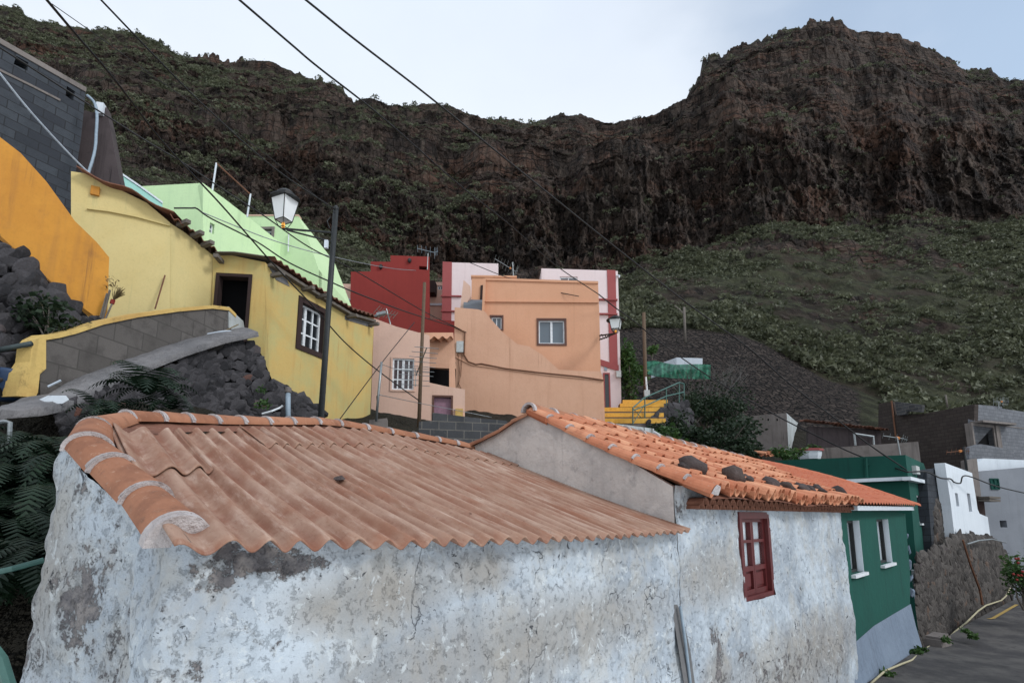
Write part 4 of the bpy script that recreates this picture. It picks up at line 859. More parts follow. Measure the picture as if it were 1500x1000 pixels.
# machine-made tile roof with hip down to the far corner
hA=eB; hC=W3.p(u3,W3.uz(1330,742)[1]+.02,.25); 
hp=ridB; 
nt_=MB(); N3=22; 
for c in range(N3):
    f0=c/N3; f1=(c+1)/N3; fm=(f0+f1)/2
    top=lambda f:(ridB.lerp(hC,f**1.15)+Vector((0,0,.10*math.sin(math.pi*f))))
    bl=lambda f:hA.lerp(hC,f)
    Lm=(top(fm)-bl(fm)).length; nr3=max(1,int(Lm/.20))
    for r in range(nr3):
        ta,tb=r/nr3,min(1,(r+1.08)/nr3); V=[]
        for (t,dz) in((ta,.03),(tb,.004)):
            for k in range(7):
                f=f0+(f1-f0)*k/6; p=bl(f).lerp(top(f),t); V.append(p+Vector((0,0,dz+.045*(.5-.5*math.cos(2*math.pi*k/6)))))
        for k in range(7):
            p=V[k]; V.append(p-Vector((0,0,.03)))
        nt_.add(V,[(k,k+1,8+k,7+k) for k in range(6)]+[(k+1,k,14+k,15+k) for k in range(6)],tint=random.random())
gt=obj('tile_roof',nt_,M['newtile'],gr)
mb=MB(); 
for k in range(14):
    a=ridB.lerp(hC,(k/14)**1.15)+Vector((0,0,.10*math.sin(math.pi*k/14)+.04)); b=ridB.lerp(hC,((k+1.1)/14)**1.15)+Vector((0,0,.10*math.sin(math.pi*min(1,(k+1.1)/14))+.035))
    half_tile(mb,b,a,.09,.08,(0,0,1),seg=7)
obj('hip_tiles',mb,M['newtile'],gt)
mb=MB()
for k in range(70):
    p=hA.lerp(hC,(k+.5)/70)-W3.n*.16+Vector((0,0,-.07)); mb.box(p,W3.d*.03,W3.n*.1,Vector((0,0,.045)))
obj('eave_trim',mb,M['white'],gt)
mb=MB(); n3=W3.n; mb.add([hA-n3*.15+Vector((0,0,-.03)),hC-n3*.2+Vector((0,0,-.03)),ridB+Vector((0,0,-.05)),hC-n3*3+Vector((0,0,-.03))],[(0,1,2),(1,3,2)]); obj('roof_boards',mb,M['darkclay'],gt)
# side return of the green cottage
mb=MB(); P0=W3.p(u3,0,-.02); bkd=-W3.n
mb.add([(P0.x,P0.y,zg3),(P0.x+bkd.x*3,P0.y+bkd.y*3,zg3),(P0.x+bkd.x*3,P0.y+bkd.y*3,ZB),(P0.x,P0.y,ZB)],[(0,1,2,3)]); obj('side_wall',mb,M['dkgreen2'],gr)
# ============================================================ village behind the cottages
def wallp(root,pl,out,mat,holes=(),th=.25,name='wall',off=0): return obj(name,panel(pl,out,holes,th,off=off),M[mat],root)
def pxloop(r): x0,y0,x1,y1=r; return r
def H(pl,x0,y0,x1,y1): return rect(pl,x0,y0,x1,y1)
def wallw(root,pl,out,mat,rects=(),th=.25,name='wall',off=0):
    """wall from picture outline with upright rectangular openings given in (u,z)"""
    return obj(name,panel(pl,[pl.uz(*q) for q in out],[loop(r) for r in rects],th,px=False,off=off),M[mat],root)
def strip(root,pl,pts,h,o0,o1,mat,name,down=0):
    """moulding that follows picture polyline pts on plane pl: height h, from offset o0 to o1"""
    mb=MB(); q=[pl.uz(*p) for p in pts]
    for (a,b),(c,d) in zip(q[:-1],q[1:]):
        mb.hexa([pl.p(a,b-h-down,o0),pl.p(c,d-h-down,o0),pl.p(c,d-h-down,o1),pl.p(a,b-h-down,o1),pl.p(a,b-down,o0),pl.p(c,d-down,o0),pl.p(c,d-down,o1),pl.p(a,b-down,o1)],.5)
    return obj(name,mb,M[mat],root)
def body(root,corners,zt,zb,mat,name='wall',roof=True):
    """closed block from plan corners (Vectors); zt list of heights"""
    n=len(corners); mb=MB(); V=[(c.x,c.y,zb) for c in corners]+[(c.x,c.y,z) for c,z in zip(corners,zt)]
    mb.add(V,[(i,(i+1)%n,n+(i+1)%n,n+i) for i in range(n)]+([tuple(range(n,2*n))] if roof else []),tint=.5)
    return obj(name,mb,M[mat],root)
# ---- yellow house
C_=plane(455,480,13,20); uD,_=C_.uz(388,400); pD=C_.p(uD,0); D_=Pl(pD,83)
uB,_=D_.uz(312,372); pB=D_.p(uB,0); B_=Pl(pB,28); uA,_=B_.uz(248,330); pA=B_.p(uA,0); A_=Pl(pA,62)
yh=thing('yellow_house','long yellow house with an open dark doorway and corrugated roof edge on the slope','house',(pD.x,pD.y,1.5))
wy=H(C_,440,450,473,512)
wallw(yh,C_,[(388,384),(404,398),(437,416),(478,441),(505,457),(548,466),(541,640),(538,760),(388,760)],'yellow_rain',[wy],.3)
dr=H(D_,311,401,366,505); dr=(dr[0]+.02,dr[1],dr[2],dr[3])
wallw(yh,D_,[(312,372),(330,372),(388,384),(388,760),(305,760)],'yellow_rain',[dr],.3)
wallw(yh,B_,[(248,326),(270,340),(312,374),(312,760),(248,760)],'yellow',(),.3)
wallw(yh,A_,[(104,251),(124,254),(146,266),(180,280),(215,297),(249,326),(249,760),(104,760)],'yellow',(),.3)
strip(yh,A_,[(128,306),(160,310),(200,318),(249,331)],.02,-.02,.05,'yellow','ledge')
mb=MB(); u,z=A_.uz(140,281); rbox(mb,A_,u-.07,z-.09,u+.07,z+.09,-.02,.06); obj('wall_bracket',mb,M['ochre'],yh)
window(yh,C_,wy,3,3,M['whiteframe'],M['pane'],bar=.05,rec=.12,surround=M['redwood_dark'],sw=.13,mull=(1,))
# door frame, dark inside
mb=MB(); u0,z0,u1_,z1_=dr; 
for q in((u0,z0,u0+.07,z1_),(u1_-.07,z0,u1_,z1_),(u0+.07,z1_-.07,u1_-.07,z1_)): rbox(mb,D_,*q,-.2,.03)
df=obj('door_frame',mb,M['redwood_dark'],yh)
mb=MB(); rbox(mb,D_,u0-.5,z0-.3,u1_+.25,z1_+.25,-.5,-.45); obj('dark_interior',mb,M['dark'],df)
# roof sheets over the yellow house, seen edge-on
def corr_edge(root,pts3,back,pitch,amp,mat,name,th=.02,out=.22,nb=5):
    """corrugated roof strip: eave polyline pushed out, running back and up"""
    L=[0]
    for a,b in zip(pts3[:-1],pts3[1:]): L.append(L[-1]+(b-a).length)
    n=max(8,int(L[-1]/pitch*8)); V=[];Fc=[]; back=Vector(back); bl=back.length; bd=back/bl
    for j in range(nb+1):
        for k in range(n+1):
            s=L[-1]*k/n; i=max(0,min(len(pts3)-2,int(np.searchsorted(L,s)-1))); p=pts3[i].lerp(pts3[i+1],(s-L[i])/max(1e-6,L[i+1]-L[i]))
            p=p+bd*(bl*j/nb)-Vector((bd.x,bd.y,0)).normalized()*out; V.append(p+Vector((0,0,amp*math.cos(2*math.pi*s/pitch))))
    c=n+1
    for j in range(nb):
        for k in range(n): Fc.append((j*c+k,j*c+k+1,(j+1)*c+k+1,(j+1)*c+k))
    b=len(V); V+=[v-Vector((0,0,th)) for v in V[:b]]; Fc+=[tuple(q+b for q in f[::-1]) for f in Fc]+[(k,k+b,k+1+b,k+1) for k in range(n)]
    mb=MB(); mb.add(V,Fc,tint=.5); return obj(name,mb,M[mat],root,fix=False)
edge=lambda pl,pts:[pl.px(*p) for p in pts]
r1_=corr_edge(yh,edge(A_,[(122,255),(160,271),(200,287),(235,305),(262,320)]),Vector((-.3,2.2,.1)),.9,.035,'darkclay','roof')
corr_edge(yh,edge(B_,[(250,322),(275,338),(300,358),(326,378)]),Vector((-.9,1.6,.5)),.17,.03,'darkclay','roof_sheet')
corr_edge(yh,edge(D_,[(322,375),(350,375),(392,381)]),Vector((-.2,2,.3)),5,.0,'greywood','roof_board')
corr_edge(yh,edge(C_,[(392,380),(437,410),(478,436),(510,454),(549,466)]),Vector((-2.,.9,.5)),.20,.032,'darkclay','roof_sheet')
strip(yh,C_,[(392,386),(437,415),(478,440),(510,459),(545,469)],.07,.0,.14,'greywood','eave_board')
for pl,x,y in((B_,262,330),(B_,282,346),(B_,297,360),(D_,325,384),(C_,398,404),(C_,443,424),(C_,464,435),(C_,508,464),(C_,540,476)):
    mb=MB(); p=pl.px(x,y,.16); mb.box(p,pl.d*.05,pl.n*.18,Vector((0,0,.04))); obj('rafter_end',mb,M['greywood'],yh)
mb=MB(); panel(C_,[(392,388),(420,410),(424,420),(404,410)],(),.02,mb,off=.012); obj('bare_render',mb,M['cement'],yh); mb=MB(); panel(C_,[(505,462),(546,473),(545,480),(505,468)],(),.02,mb,off=.012); obj('bare_render',mb,M['cement'],yh)
# ---- concrete block house and dark render at the upper left
BL=plane(125,200,12,28)
bh=thing('block_building','unfinished grey concrete block building at the upper left edge','building',(BL.O.x,BL.O.y,2))
wallp(bh,BL,[(-200,-52),(-60,28),(0,60),(60,95),(126,130),(119,200),(104,300),(80,520),(-200,520)],'block_dark',[[(98,126),(110,134),(107,148),(96,140)],[(24,82),(42,92),(40,104),(20,94)]],.3)
strip(bh,BL,[(-200,-60),(0,57),(126,129)],.12,-.02,.03,'concrete','coping')
strip(bh,BL,[(-60,70),(0,102),(45,124),(88,146)],.05,-.02,.025,'concrete','mortar_ledge')
mb=MB(); mb.grid([[BL.px(126,130),BL.px(119,200),BL.px(104,300),BL.px(80,520)],[BL.px(126,130)-BL.n*4+BL.d*.0,BL.px(119,200)-BL.n*4,BL.px(104,300)-BL.n*4,BL.px(80,520)-BL.n*4]]); obj('side_wall',mb,M['block_dark'],bh)
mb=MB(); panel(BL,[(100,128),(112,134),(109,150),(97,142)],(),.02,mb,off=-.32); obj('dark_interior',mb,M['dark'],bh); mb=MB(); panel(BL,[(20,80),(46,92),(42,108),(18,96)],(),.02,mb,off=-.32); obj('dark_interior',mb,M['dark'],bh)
DP=plane(150,220,12.6,75)
dw=thing('rendered_wall','leaning brown rendered wall end between the block building and the yellow roof','wall',(DP.O.x,DP.O.y,3))
wallp(dw,DP,[(118,160),(136,165),(153,152),(160,180),(170,235),(177,272),(177,420),(96,420),(108,300)],'brownwall',(),.35)
mb=MB(); u,z=DP.uz(148,162); rbox(mb,DP,u-.08,z-.15,u+.08,z+.16,-.05,.1); obj('white_block',mb,M['white'],dw)
# ---- ochre stair parapet and rubble bank
OC=plane(160,420,8.8,48)
ow=thing('ochre_parapet','bright ochre plastered stair parapet slanting down at the left edge','wall',(OC.O.x,OC.O.y,2))
wallp(ow,OC,[(-150,110),(-40,175),(0,201),(30,224),(68,266),(110,324),(142,355),(160,377),(157,467),(148,470),(100,435),(0,345),(-150,240)],'ochre',(),.22)
# ---- block parapet wall with its yellow cap
PW=plane2(at(60,520,7.2),at(338,470,10.7)); PW=Pl(PW.O,PW.az)
pw=thing('block_parapet','low grey block parapet with a bright yellow painted cap and end','wall',(PW.O.x,PW.O.y,1.5))
wallp(pw,PW,[(58,498),(110,486),(150,474),(200,464),(260,456),(310,452),(335,455),(343,466),(347,520),(60,640)],'block_grey',(),.16)
capt=[(58,492),(85,488),(110,482),(150,469),(200,459),(260,451),(310,447),(334,450),(344,460)]
strip(pw,PW,capt,.07,-.18,.035,'yellow_cap','cap')
mb=panel(PW,[(50,497),(64,490),(64,540),(55,548),(52,575),(48,582),(20,580),(30,545),(40,530),(43,505)],(),.24,off=.04); obj('end_pillar',mb,M['yellow_cap'],pw)
mb=panel(PW,[(334,449),(346,462),(355,470),(358,486),(346,486),(334,480)],(),.16,off=.02); obj('white_end',mb,M['oldwhite'],pw)
# ---- sloping slab in front of it and the basalt wall below
SLt=[(-40,620),(22,585),(60,580),(100,556),(150,533),(200,515),(250,500),(310,488),(352,480)]
SLb=[(-40,640),(0,602),(60,598),(100,590),(140,568),(200,541),(270,514),(330,495),(378,486)]
dsl=lambda x,o: np.interp(x,[-40,60,340,380],[6.4,7.15,10.6,11.0])-o
mb=MB(); n=40; X=np.linspace(0,1,n)
def along(pts,t): 
    xs=[p[0] for p in pts]; x=xs[0]+(xs[-1]-xs[0])*t; return x,np.interp(x,xs,[p[1] for p in pts])
g=[[],[],[],[]]
for t in X:
    x,y=along(SLt,t); x2,y2=along(SLb,t)
    p=at(x,y,dsl(x,.0)); q=at(x2,y2,dsl(x2,.75)); j=random.uniform(-.02,.02)
    g[0].append(p+Vector((0,.1,.05))); g[1].append(p.lerp(q,.45)+Vector((0,0,.03+j))); g[2].append(q+Vector((0,0,j))); g[3].append(q+Vector((0,.05,-.08)))
mb.grid(g); slab=obj('concrete_slab',mb,M['slab'],None,smooth=True); tag(slab,'sloping bare concrete slab running up beside the block parapet','slab')
mb=MB(); P=[]
for (x0,x1,y) in((72,100,582),(62,104,588),(58,96,594)): P.append([at(x0+(x1-x0)*k/8+random.uniform(-3,3),y,dsl(80,.62+.0*k))+Vector((0,-.03,.02)) for k in range(9)])
mb.grid(P); obj('white_spill',mb,M['white'],slab)
def rubble(name,label,pl_fn,x0,x1,topf,botf,sz,mat,cat='wall',aspect=1.25,jit=.35,back=.12,deep=.5,ground=None,backmat='dark'):
    """dry-stone face: a stone for every cell of a surface given by pl_fn(x,y)->3D point, rows of broken rocks"""
    mb=MB(); k=0; nrow=0; bm_=MB(); rowsP=[]
    y=min(topf(x) for x in np.linspace(x0,x1,20)); ymax=max(botf(x) for x in np.linspace(x0,x1,20))
    while y<ymax:
        x=x0+random.uniform(0,sz); 
        while x<x1:
            w=sz*aspect*random.uniform(.7,1.35); h=sz*random.uniform(.75,1.25); yy=y+random.uniform(-jit,jit)*sz
            if topf(x)+h*.28<yy<botf(x):
                p=pl_fn(x,yy); m=(pl_fn(x+1,yy)-pl_fn(x-1,yy)).length/2
                ax=(pl_fn(x+1,yy)-pl_fn(x-1,yy)).normalized(); up=Vector((0,0,1)); nn=ax.cross(up); nn=nn if nn.dot(-p)>0 else -nn
                rot=random.uniform(-.5,.5); a2=ax*math.cos(rot)+up*math.sin(rot); u2=up*math.cos(rot)-ax*math.sin(rot)
                add_rock(mb,p-nn*back*.5,w*m*.80,h*m*.76,sz*m*.28,random.randint(0,999),.45,[tuple(a2),tuple(u2),tuple(nn)]); k+=1
            x+=w*.86
        y+=sz*.80
    o=obj(name,mb,M[mat]); tag(o,label,cat)
    xs=np.linspace(x0,x1,24); b=MB(); 
    def bp(x,y): 
        p=pl_fn(x,y); q=Vector((p.x,p.y,0)).normalized(); return p+q*back
    b.grid([[bp(x,topf(x)+sz*.25) for x in xs],[bp(x,(topf(x)+botf(x))/2) for x in xs],[bp(x,botf(x)+sz) for x in xs]]); obj('stone_backing',b,M[backmat],o,fix=False)  # backing sheet seen between the stones, near-black unless backmat says otherwise
    return o
tp=lambda x: float(np.interp(x,[95,140,200,270,330,372,381,388,420,465,478,484],[596,575,549,524,505,491,503,548,562,590,604,620]))
dst=lambda x,y: np.interp(x,[95,200,330,380,470,490],[6.8,8.1,9.9,10.4,11.6,11.9])-.0007*(y-tp(x))
rubble('basalt_wall','rough dark basalt rubble wall below the concrete slab and yellow house',lambda x,y: at(x,y,dst(x,y)),95,484,tp,lambda x:665,10.5,'basalt')
tp2=lambda x: float(np.interp(x,[-60,0,40,80,110,150],[300,342,372,412,438,474]))
rubble('rubble_bank','steep bank of black volcanic boulders under the ochre parapet','x' and (lambda x,y: at(x,y,np.interp(x,[-60,0,150],[7.2,7.55,8.75])-.003*(y-tp2(x)))),-60,152,tp2,lambda x:560-.35*x,19,'basalt',aspect=1.2,jit=.5)
# ---- teal and mint houses
TE=plane(200,290,15.5,40); te=thing('teal_house','pale turquoise parapet showing above the brown roof edge','house',(TE.O.x,TE.O.y,4))
wallp(te,TE,[(160,243),(174,252),(205,273),(238,297),(238,420),(160,420)],'teal',(),.25); strip(te,TE,[(160,242),(174,251),(205,272),(238,296)],.06,-.26,.03,'white','coping')
ML=plane(297,320,17,88); mt=thing('mint_house','mint green house with stepped parapets above the yellow house','house',(ML.O.x,ML.O.y,4))
MR=Pl(ML.p(ML.uz(297,320)[0],0),24)
wallp(mt,ML,[(205,273),(297,268),(297,460),(205,460)],'mint',(),.2)
wm=H(MR,307,327,314,342)
wallw(mt,MR,[(297,268),(330,292),(361,316),(400,347),(440,378),(470,402),(470,520),(297,520)],'mint',[wm],.2)
window(mt,MR,wm,1,2,M['whiteframe'],M['bluepane'],bar=.04,rec=.12)
M2=plane(400,350,20,92); wm2=H(M2,384,336,398,353)
wallw(mt,M2,[(340,316),(437,316),(447,337),(467,395),(467,560),(340,560)],'mint',[wm2],.3)
window(mt,M2,wm2,2,1,M['whiteframe'],M['bluepane'],bar=.06,rec=.15,surround=M['concrete'],sw=.1)
mb=MB(); p=M2.px(437,316); q=M2.px(467,395); r=M2.px(467,560)
mb.add([p,q,r,r-M2.n*4,q-M2.n*4,p-M2.n*4],[(0,1,4,5),(1,2,3,4)]); obj('side_wall',mb,M['mint'],mt)
strip(mt,M2,[(340,315),(438,315)],.05,-.25,.03,'peach','coping')
mb=MB(); mb.tube([M2.px(424,343,.06),M2.px(423,370,.06)],.025,6); obj('downpipe',mb,M['whiteframe'],mt)
# washing-line frame on the mint roof
mb=MB(); mb.tube([at(311,278,17.4),at(317,239,17.4)],.03,6); mb.tube([at(362,317,18),at(367,284,18)],.03,6); fr=obj('post',mb,M['white'],None)
fr2=thing('laundry_frame','rusty bar on two white posts standing on the mint roof','frame',at(311,278,17.4)); place_=fr; 
bpy.data.objects.remove(fr); 
for a,b in(((311,279),(317,239)),((362,318),(367,284))):
    mb=MB(); d=17.4 if a[0]<330 else 18; mb.tube([at(*a,d),at(*b,d)],.03,6); obj('post',mb,M['white'],fr2)
mb=MB(); mb.tube([at(317,239,17.4),at(342,262,17.7),at(367,285,18)],.025,6); obj('bar',mb,M['rust'],fr2)
# ---- red house
RD=plane(570,440,26,79); rd=thing('red_house','deep red house with a stepped flat roof','house',(RD.O.x,RD.O.y,5))
wallp(rd,RD,[(514,398),(629,396),(629,467),(666,470),(666,488),(666,560),(511,560)],'red',(),.25)
RB=RD.back(-2.2)
wb=H(RB,614,390,626,395)
wallw(rd,RB,[(543,383),(572,383.5),(572,374),(629,376),(630,470),(543,470)],'red',[wb],.3,name='roof_room')
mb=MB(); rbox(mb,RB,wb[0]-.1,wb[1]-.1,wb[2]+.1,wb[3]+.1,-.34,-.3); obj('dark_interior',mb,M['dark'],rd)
mb=MB(); p=RD.px(629,396); q=RD.px(629,560); mb.add([p,q,q-RD.n*6,p-RD.n*6],[(0,1,2,3)]); p=RD.px(514,398); q=RD.px(511,560); mb.add([p,q,q-RD.n*6,p-RD.n*6],[(0,1,2,3)]); a,b,=RD.px(514,399.5),RD.px(629,397.5); mb.add([a,b,b-RD.n*6,a-RD.n*6],[(0,1,2,3)]); obj('side_wall',mb,M['red'],rd)
for x,y in((600,382),(558,391)):
    mb=MB(); p=RB.px(x,y,.06); mb.lathe(p-Vector((0,0,.14)),[(.05,0),(.1,.08),(.1,.2),(.02,.28)],8); obj('wall_lamp',mb,M['black'],rd)
# ---- peach house behind, left and between
PB=plane(490,430,27,90); ph=thing('peach_house','pale peach house with a white band seen left of the red house','house',(PB.O.x,PB.O.y,5))
wallp(ph,PB,[(455,414),(516,416),(516,560),(455,560)],'peach',(),.3); strip(ph,PB,[(480,438.5),(516,438.5)],.08,-.02,.12,'white','ledge')
PC=plane(640,440,30,92); pc=thing('gap_house','peach house front squeezed between the red house and the pink-banded house','house',(PC.O.x,PC.O.y,6))
wpc=H(PC,641,418,649,424)
wallw(pc,PC,[(622,413),(652,413),(652,560),(622,560)],'peach',[wpc],.3); strip(pc,PC,[(630,445),(652,445)],.12,-.02,.1,'white','ledge')
window(pc,PC,wpc,2,1,M['whiteframe'],M['bluepane'],bar=.05,rec=.1)
mb=MB(); rbox(mb,PC,*(lambda r:(r[0],r[1],r[2],r[3]))(H(PC,629,418,640,435)),0,.7); obj('balcony_box',mb,M['redwood_dark'],pc)
# ---- white houses with rosy bands
WA=plane(690,430,29,87); wa=thing('pink_corner_house','narrow white house with a rosy pink corner band and cornices','house',(WA.O.x,WA.O.y,6))
wallp(wa,WA,[(648.5,384),(730,386),(730,600),(646,600)],'palepink',(),.3)
mb=panel(WA,[(648.5,383.5),(662,384),(661,480),(647,480)],(),.05,off=.03); obj('corner_band',mb,M['rosy'],wa)
strip(wa,WA,[(646,433),(676,433.5)],.07,-.02,.1,'rosy','cornice'); strip(wa,WA,[(646,455),(676,455.5)],.07,-.02,.1,'rosy','cornice')
mb=MB(); p=WA.px(730,386); q=WA.px(730,600); p2=WA.px(648.5,384);q2=WA.px(646,600); mb.add([p,q,q-WA.n*5,p-WA.n*5],[(0,1,2,3)]); mb.add([p2,q2,q2-WA.n*5,p2-WA.n*5],[(0,1,2,3)]); mb.add([p2-Vector((0,0,.1)),p-Vector((0,0,.1)),p-WA.n*5-Vector((0,0,.1)),p2-WA.n*5-Vector((0,0,.1))],[(0,1,2,3)]); obj('side_wall',mb,M['palepink'],wa)
WB=plane(840,420,27.5,89); wbh=thing('pink_banded_house','tall pale pink house with a rosy band down its right corner and a street door','house',(WB.O.x,WB.O.y,5))
ww=H(WB,820,405,846,414)
wallw(wbh,WB,[(793,393),(888,396),(905,397),(907,460),(911,620),(793,620)],'palepink',[ww],.3)
window(wbh,WB,ww,2,1,M['whiteframe'],M['bluepane'],bar=.07,rec=.1)
mb=panel(WB,[(889,395.5),(901.5,396),(905,540),(893,536)],(),.05,off=.03); obj('corner_band',mb,M['rosy'],wbh)
strip(wbh,WB,[(875,438.5),(904,439)],.07,-.02,.14,'rosy','cornice'); strip(wbh,WB,[(875,459.5),(904,460)],.07,-.02,.14,'rosy','cornice')
strip(wbh,WB,[(878,526),(906,535)],.32,-.02,.05,'rosy','cornice')
mb=MB(); p=WB.px(793,393); q=WB.px(793,560); mb.add([p,q,q-WB.n*5+WB.d*-.0,p-WB.n*5],[(0,1,2,3)]); p2=WB.px(905,397);q2=WB.px(911,620); mb.add([p2,q2,q2-WB.n*5,p2-WB.n*5],[(0,1,2,3)]); mb.add([p-Vector((0,0,.1)),p2-Vector((0,0,.1)),p2-WB.n*5-Vector((0,0,.1)),p-WB.n*5-Vector((0,0,.1))],[(0,1,2,3)]); obj('side_wall',mb,M['palepink'],wbh)
rdo=H(WB,886,548,892,601); mb=MB(); rbox(mb,WB,*rdo,-.04,.02); dd=obj('street_door',mb,M['pane'],wbh)
mb=panel(WB,loop(rdo,.07),[loop(rdo)],.1,px=False,off=.05); obj('door_frame',mb,M['rosy'],dd)
mb=MB(); rbox(mb,WB,*H(WB,902,544,909,553),0,.16); obj('meter_box',mb,M['meterbox'],wbh)
mb=MB(); rbox(mb,WB,*H(WB,885,534,889,543),0,.03); obj('blue_plaque',mb,M['bluepipe'],wbh)
mb=MB(); mb.tube([WB.px(903,404,.02),WB.px(907,405,.1),WB.px(906,408,.12)],.05,6); obj('spout',mb,M['white'],wbh)
# ---- big orange house with its outside stair
OR=plane(800,470,21.5,89); orh=thing('orange_house','big orange house with a sloping stair wall and a white sliding window','house',(OR.O.x,OR.O.y,4))
wo1=H(OR,789,469,827,503.5); wo2=H(OR,720,464,735,482)
wallw(orh,OR,[(711,405),(711,408),(876,413),(878,460),(880,545),(882,640),(700,640),(706,450)],'orange',[wo1,wo2],.3)
window(orh,OR,wo1,2,1,M['whiteframe'],M['bluepane'],bar=.055,rec=.08,surround=M['brownframe'],sw=.08,curtain=M['curtain'],mull=(1,))
window(orh,OR,wo2,2,1,M['whiteframe'],M['bluepane'],bar=.05,rec=.08,surround=M['brownframe'],sw=.07)
strip(orh,OR,[(711,407.5),(876,412.5)],.10,-.32,.05,'orange','coping'); strip(orh,OR,[(711,441),(876.5,442.5)],.05,-.02,.07,'orange','cornice')
mb=MB(); p=OR.px(876,413); q=OR.px(882,640); mb.add([p,q,q-OR.n*7,p-OR.n*7],[(0,1,2,3)]); p2=OR.px(711,408); mb.add([p2-Vector((0,0,.5)),p-Vector((0,0,.5)),p-OR.n*7-Vector((0,0,.5)),p2-OR.n*7-Vector((0,0,.5))],[(0,1,2,3)]); obj('side_wall',mb,M['orange'],orh)
O2=OR.back(-3); wallp(orh,O2,[(691,404),(756,405),(757,413),(757,520),(689,520)],'orange',(),.3,name='stair_room'); strip(orh,O2,[(690,403.5),(757,404.5)],.09,-.3,.05,'orange','coping')
# stair cheeks and dark opening
OS=OR.back(1.2)
mb=panel(O2.back(1.6),[(679,410),(689,419),(690,434),(678,452),(674,452)],(),.25); obj('stair_cheek',mb,M['peach'],orh)
mb=panel(OR.back(.3),[(708,408),(711.5,408),(709,457),(706,455)],(),1.6); obj('stair_cheek',mb,M['orange'],orh)
mb=MB()
for k in range(9):
    a=O2.back(.9-.2*k).px(684+1.5*k,449-3.5*k+4); 
    y=455-2.1*k; pl=OR.back(.2-.24*k); p=pl.px(679,y);q=pl.px(708,y+1); mb.hexa([p-Vector((0,0,.5)),q-Vector((0,0,.5)),q-OR.n*.26-Vector((0,0,.5)),p-OR.n*.26-Vector((0,0,.5)),p,q,q-OR.n*.26,p-OR.n*.26])
obj('stair',mb,M['grey'],orh)
mb=panel(O2.back(.05),[(704,418),(709,417),(709,440),(703,440)],(),.1); obj('dark_doorway',mb,M['redwood_dark'],orh)
wallp(orh,OS,[(666,450),(700,453),(710,456),(718,466),(735,485),(758,504),(775,507),(795,520),(818,541),(845,543),(880,543.5),(884,556),(887,640),(664,640)],'salmon',(),.3,name='stair_wall')
strip(orh,OS,[(664,520),(690,533),(740,540),(800,548),(884,556)],.05,-.02,.035,'salmon','ledge')
mb=MB(); rbox(mb,OS,*H(OS,669,501,679,517),0,.14); obj('meter_box',mb,M['meterbox'],orh)
mb=MB(); mb.tube([OS.px(x,y,.04) for x,y in((666,479),(681,487),(680,520),(686,530),(697,534),(705,533),(740,540),(790,546),(850,552),(884,557))],.03,6); mb.tube([OS.px(x,y,.03) for x,y in((671,518),(673,545),(671,566))],.012,5); mb.tube([OS.px(x,y,.03) for x,y in((677,518),(675,550),(672,562),(676,570))],.012,5); obj('cable_bundle',mb,M['rust'],orh)
# ---- low peach house in front
LP=plane(590,550,17,84); lp=thing('low_peach_house','low peach pink house with a twin white window and mauve door','house',(LP.O.x,LP.O.y,2.5))
wl=H(LP,574.5,525,606.5,571); ul,_=LP.uz(628.5,520)
d1=H(LP,635,581,661,625); op=H(LP,628.5,535,658,566)
wallw(lp,LP,[(548,466),(580,478),(617,488),(629,491),(628.5,560),(655,566),(681,570),(681,700),(540,700)],'peach',[wl,d1],.25)
window(lp,LP,wl,4,3,M['whiteframe'],M['warmpane'],bar=.05,rec=.04,surround=M['peach'],sw=.05,mull=(2,))
mb=MB(); rbox(mb,LP,*d1,-.16,-.1); do=obj('mauve_door',mb,M['purple'],lp); mb=panel(LP,loop(d1,.05),[loop(d1,-.01)],.12,px=False,off=.015); obj('door_frame',mb,M['brownframe'],do)
LB=LP.back(-1.6); wallp(lp,LB,[(610,487),(664,487),(668,537),(668,540),(610,537)],'salmon',(),.2,name='back_wall')
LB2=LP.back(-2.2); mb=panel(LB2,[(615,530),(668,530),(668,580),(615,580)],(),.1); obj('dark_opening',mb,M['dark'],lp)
corr_edge(lp,[LB.px(628,499),LB.px(664,498)],Vector((0,-.6,-.1)),.28,.05,'salmon','porch_tiles',out=0)
wallp(lp,LP.back(-.6),[(658,528),(666,520),(670,640),(658,640)],'salmon',(),.25,name='porch_pier')
mb=MB(); rbox(mb,LP,*H(LP,667,599,678,612),0,.1); obj('meter_box',mb,M['yellow_cap'],lp)
# ---- low grey block wall, concrete footing
GB=plane(680,620,13.5,76); gb=thing('grey_block_wall','low stepped wall of raw grey blocks behind the corrugated roof ridge','wall',(GB.O.x,GB.O.y,1.5))
wallp(gb,GB,[(614,617),(634,616),(634,604),(690,611),(742,616),(746,622),(760,720),(610,720)],'block_mid',(),.2)
fb=thing('concrete_footing','small weathered concrete footing holding a thin post','footing',at(555,625,12.5)); FB=plane(555,625,12.5,80); wallp(fb,FB,[(541,615),(567,612),(568,660),(540,660)],'concrete',(),.4,name='block')
# ---- white parapet behind the clay ridge
WP=plane(958,640,15,56); wp=thing('white_parapet','peeling white flat-roof parapet just beyond the clay tile ridge','wall',(WP.O.x,WP.O.y,0)); wallp(wp,WP,[(775,607),(822,611),(900,620),(958,627.5),(959,638),(959,760),(775,760)],'oldwhite',(),.35); mb=MB(); mb.tube([WP.px(958,632,.0),WP.px(978,643,.0)],.025,6); obj('drain_pipe',mb,M['whiteframe'],wp)
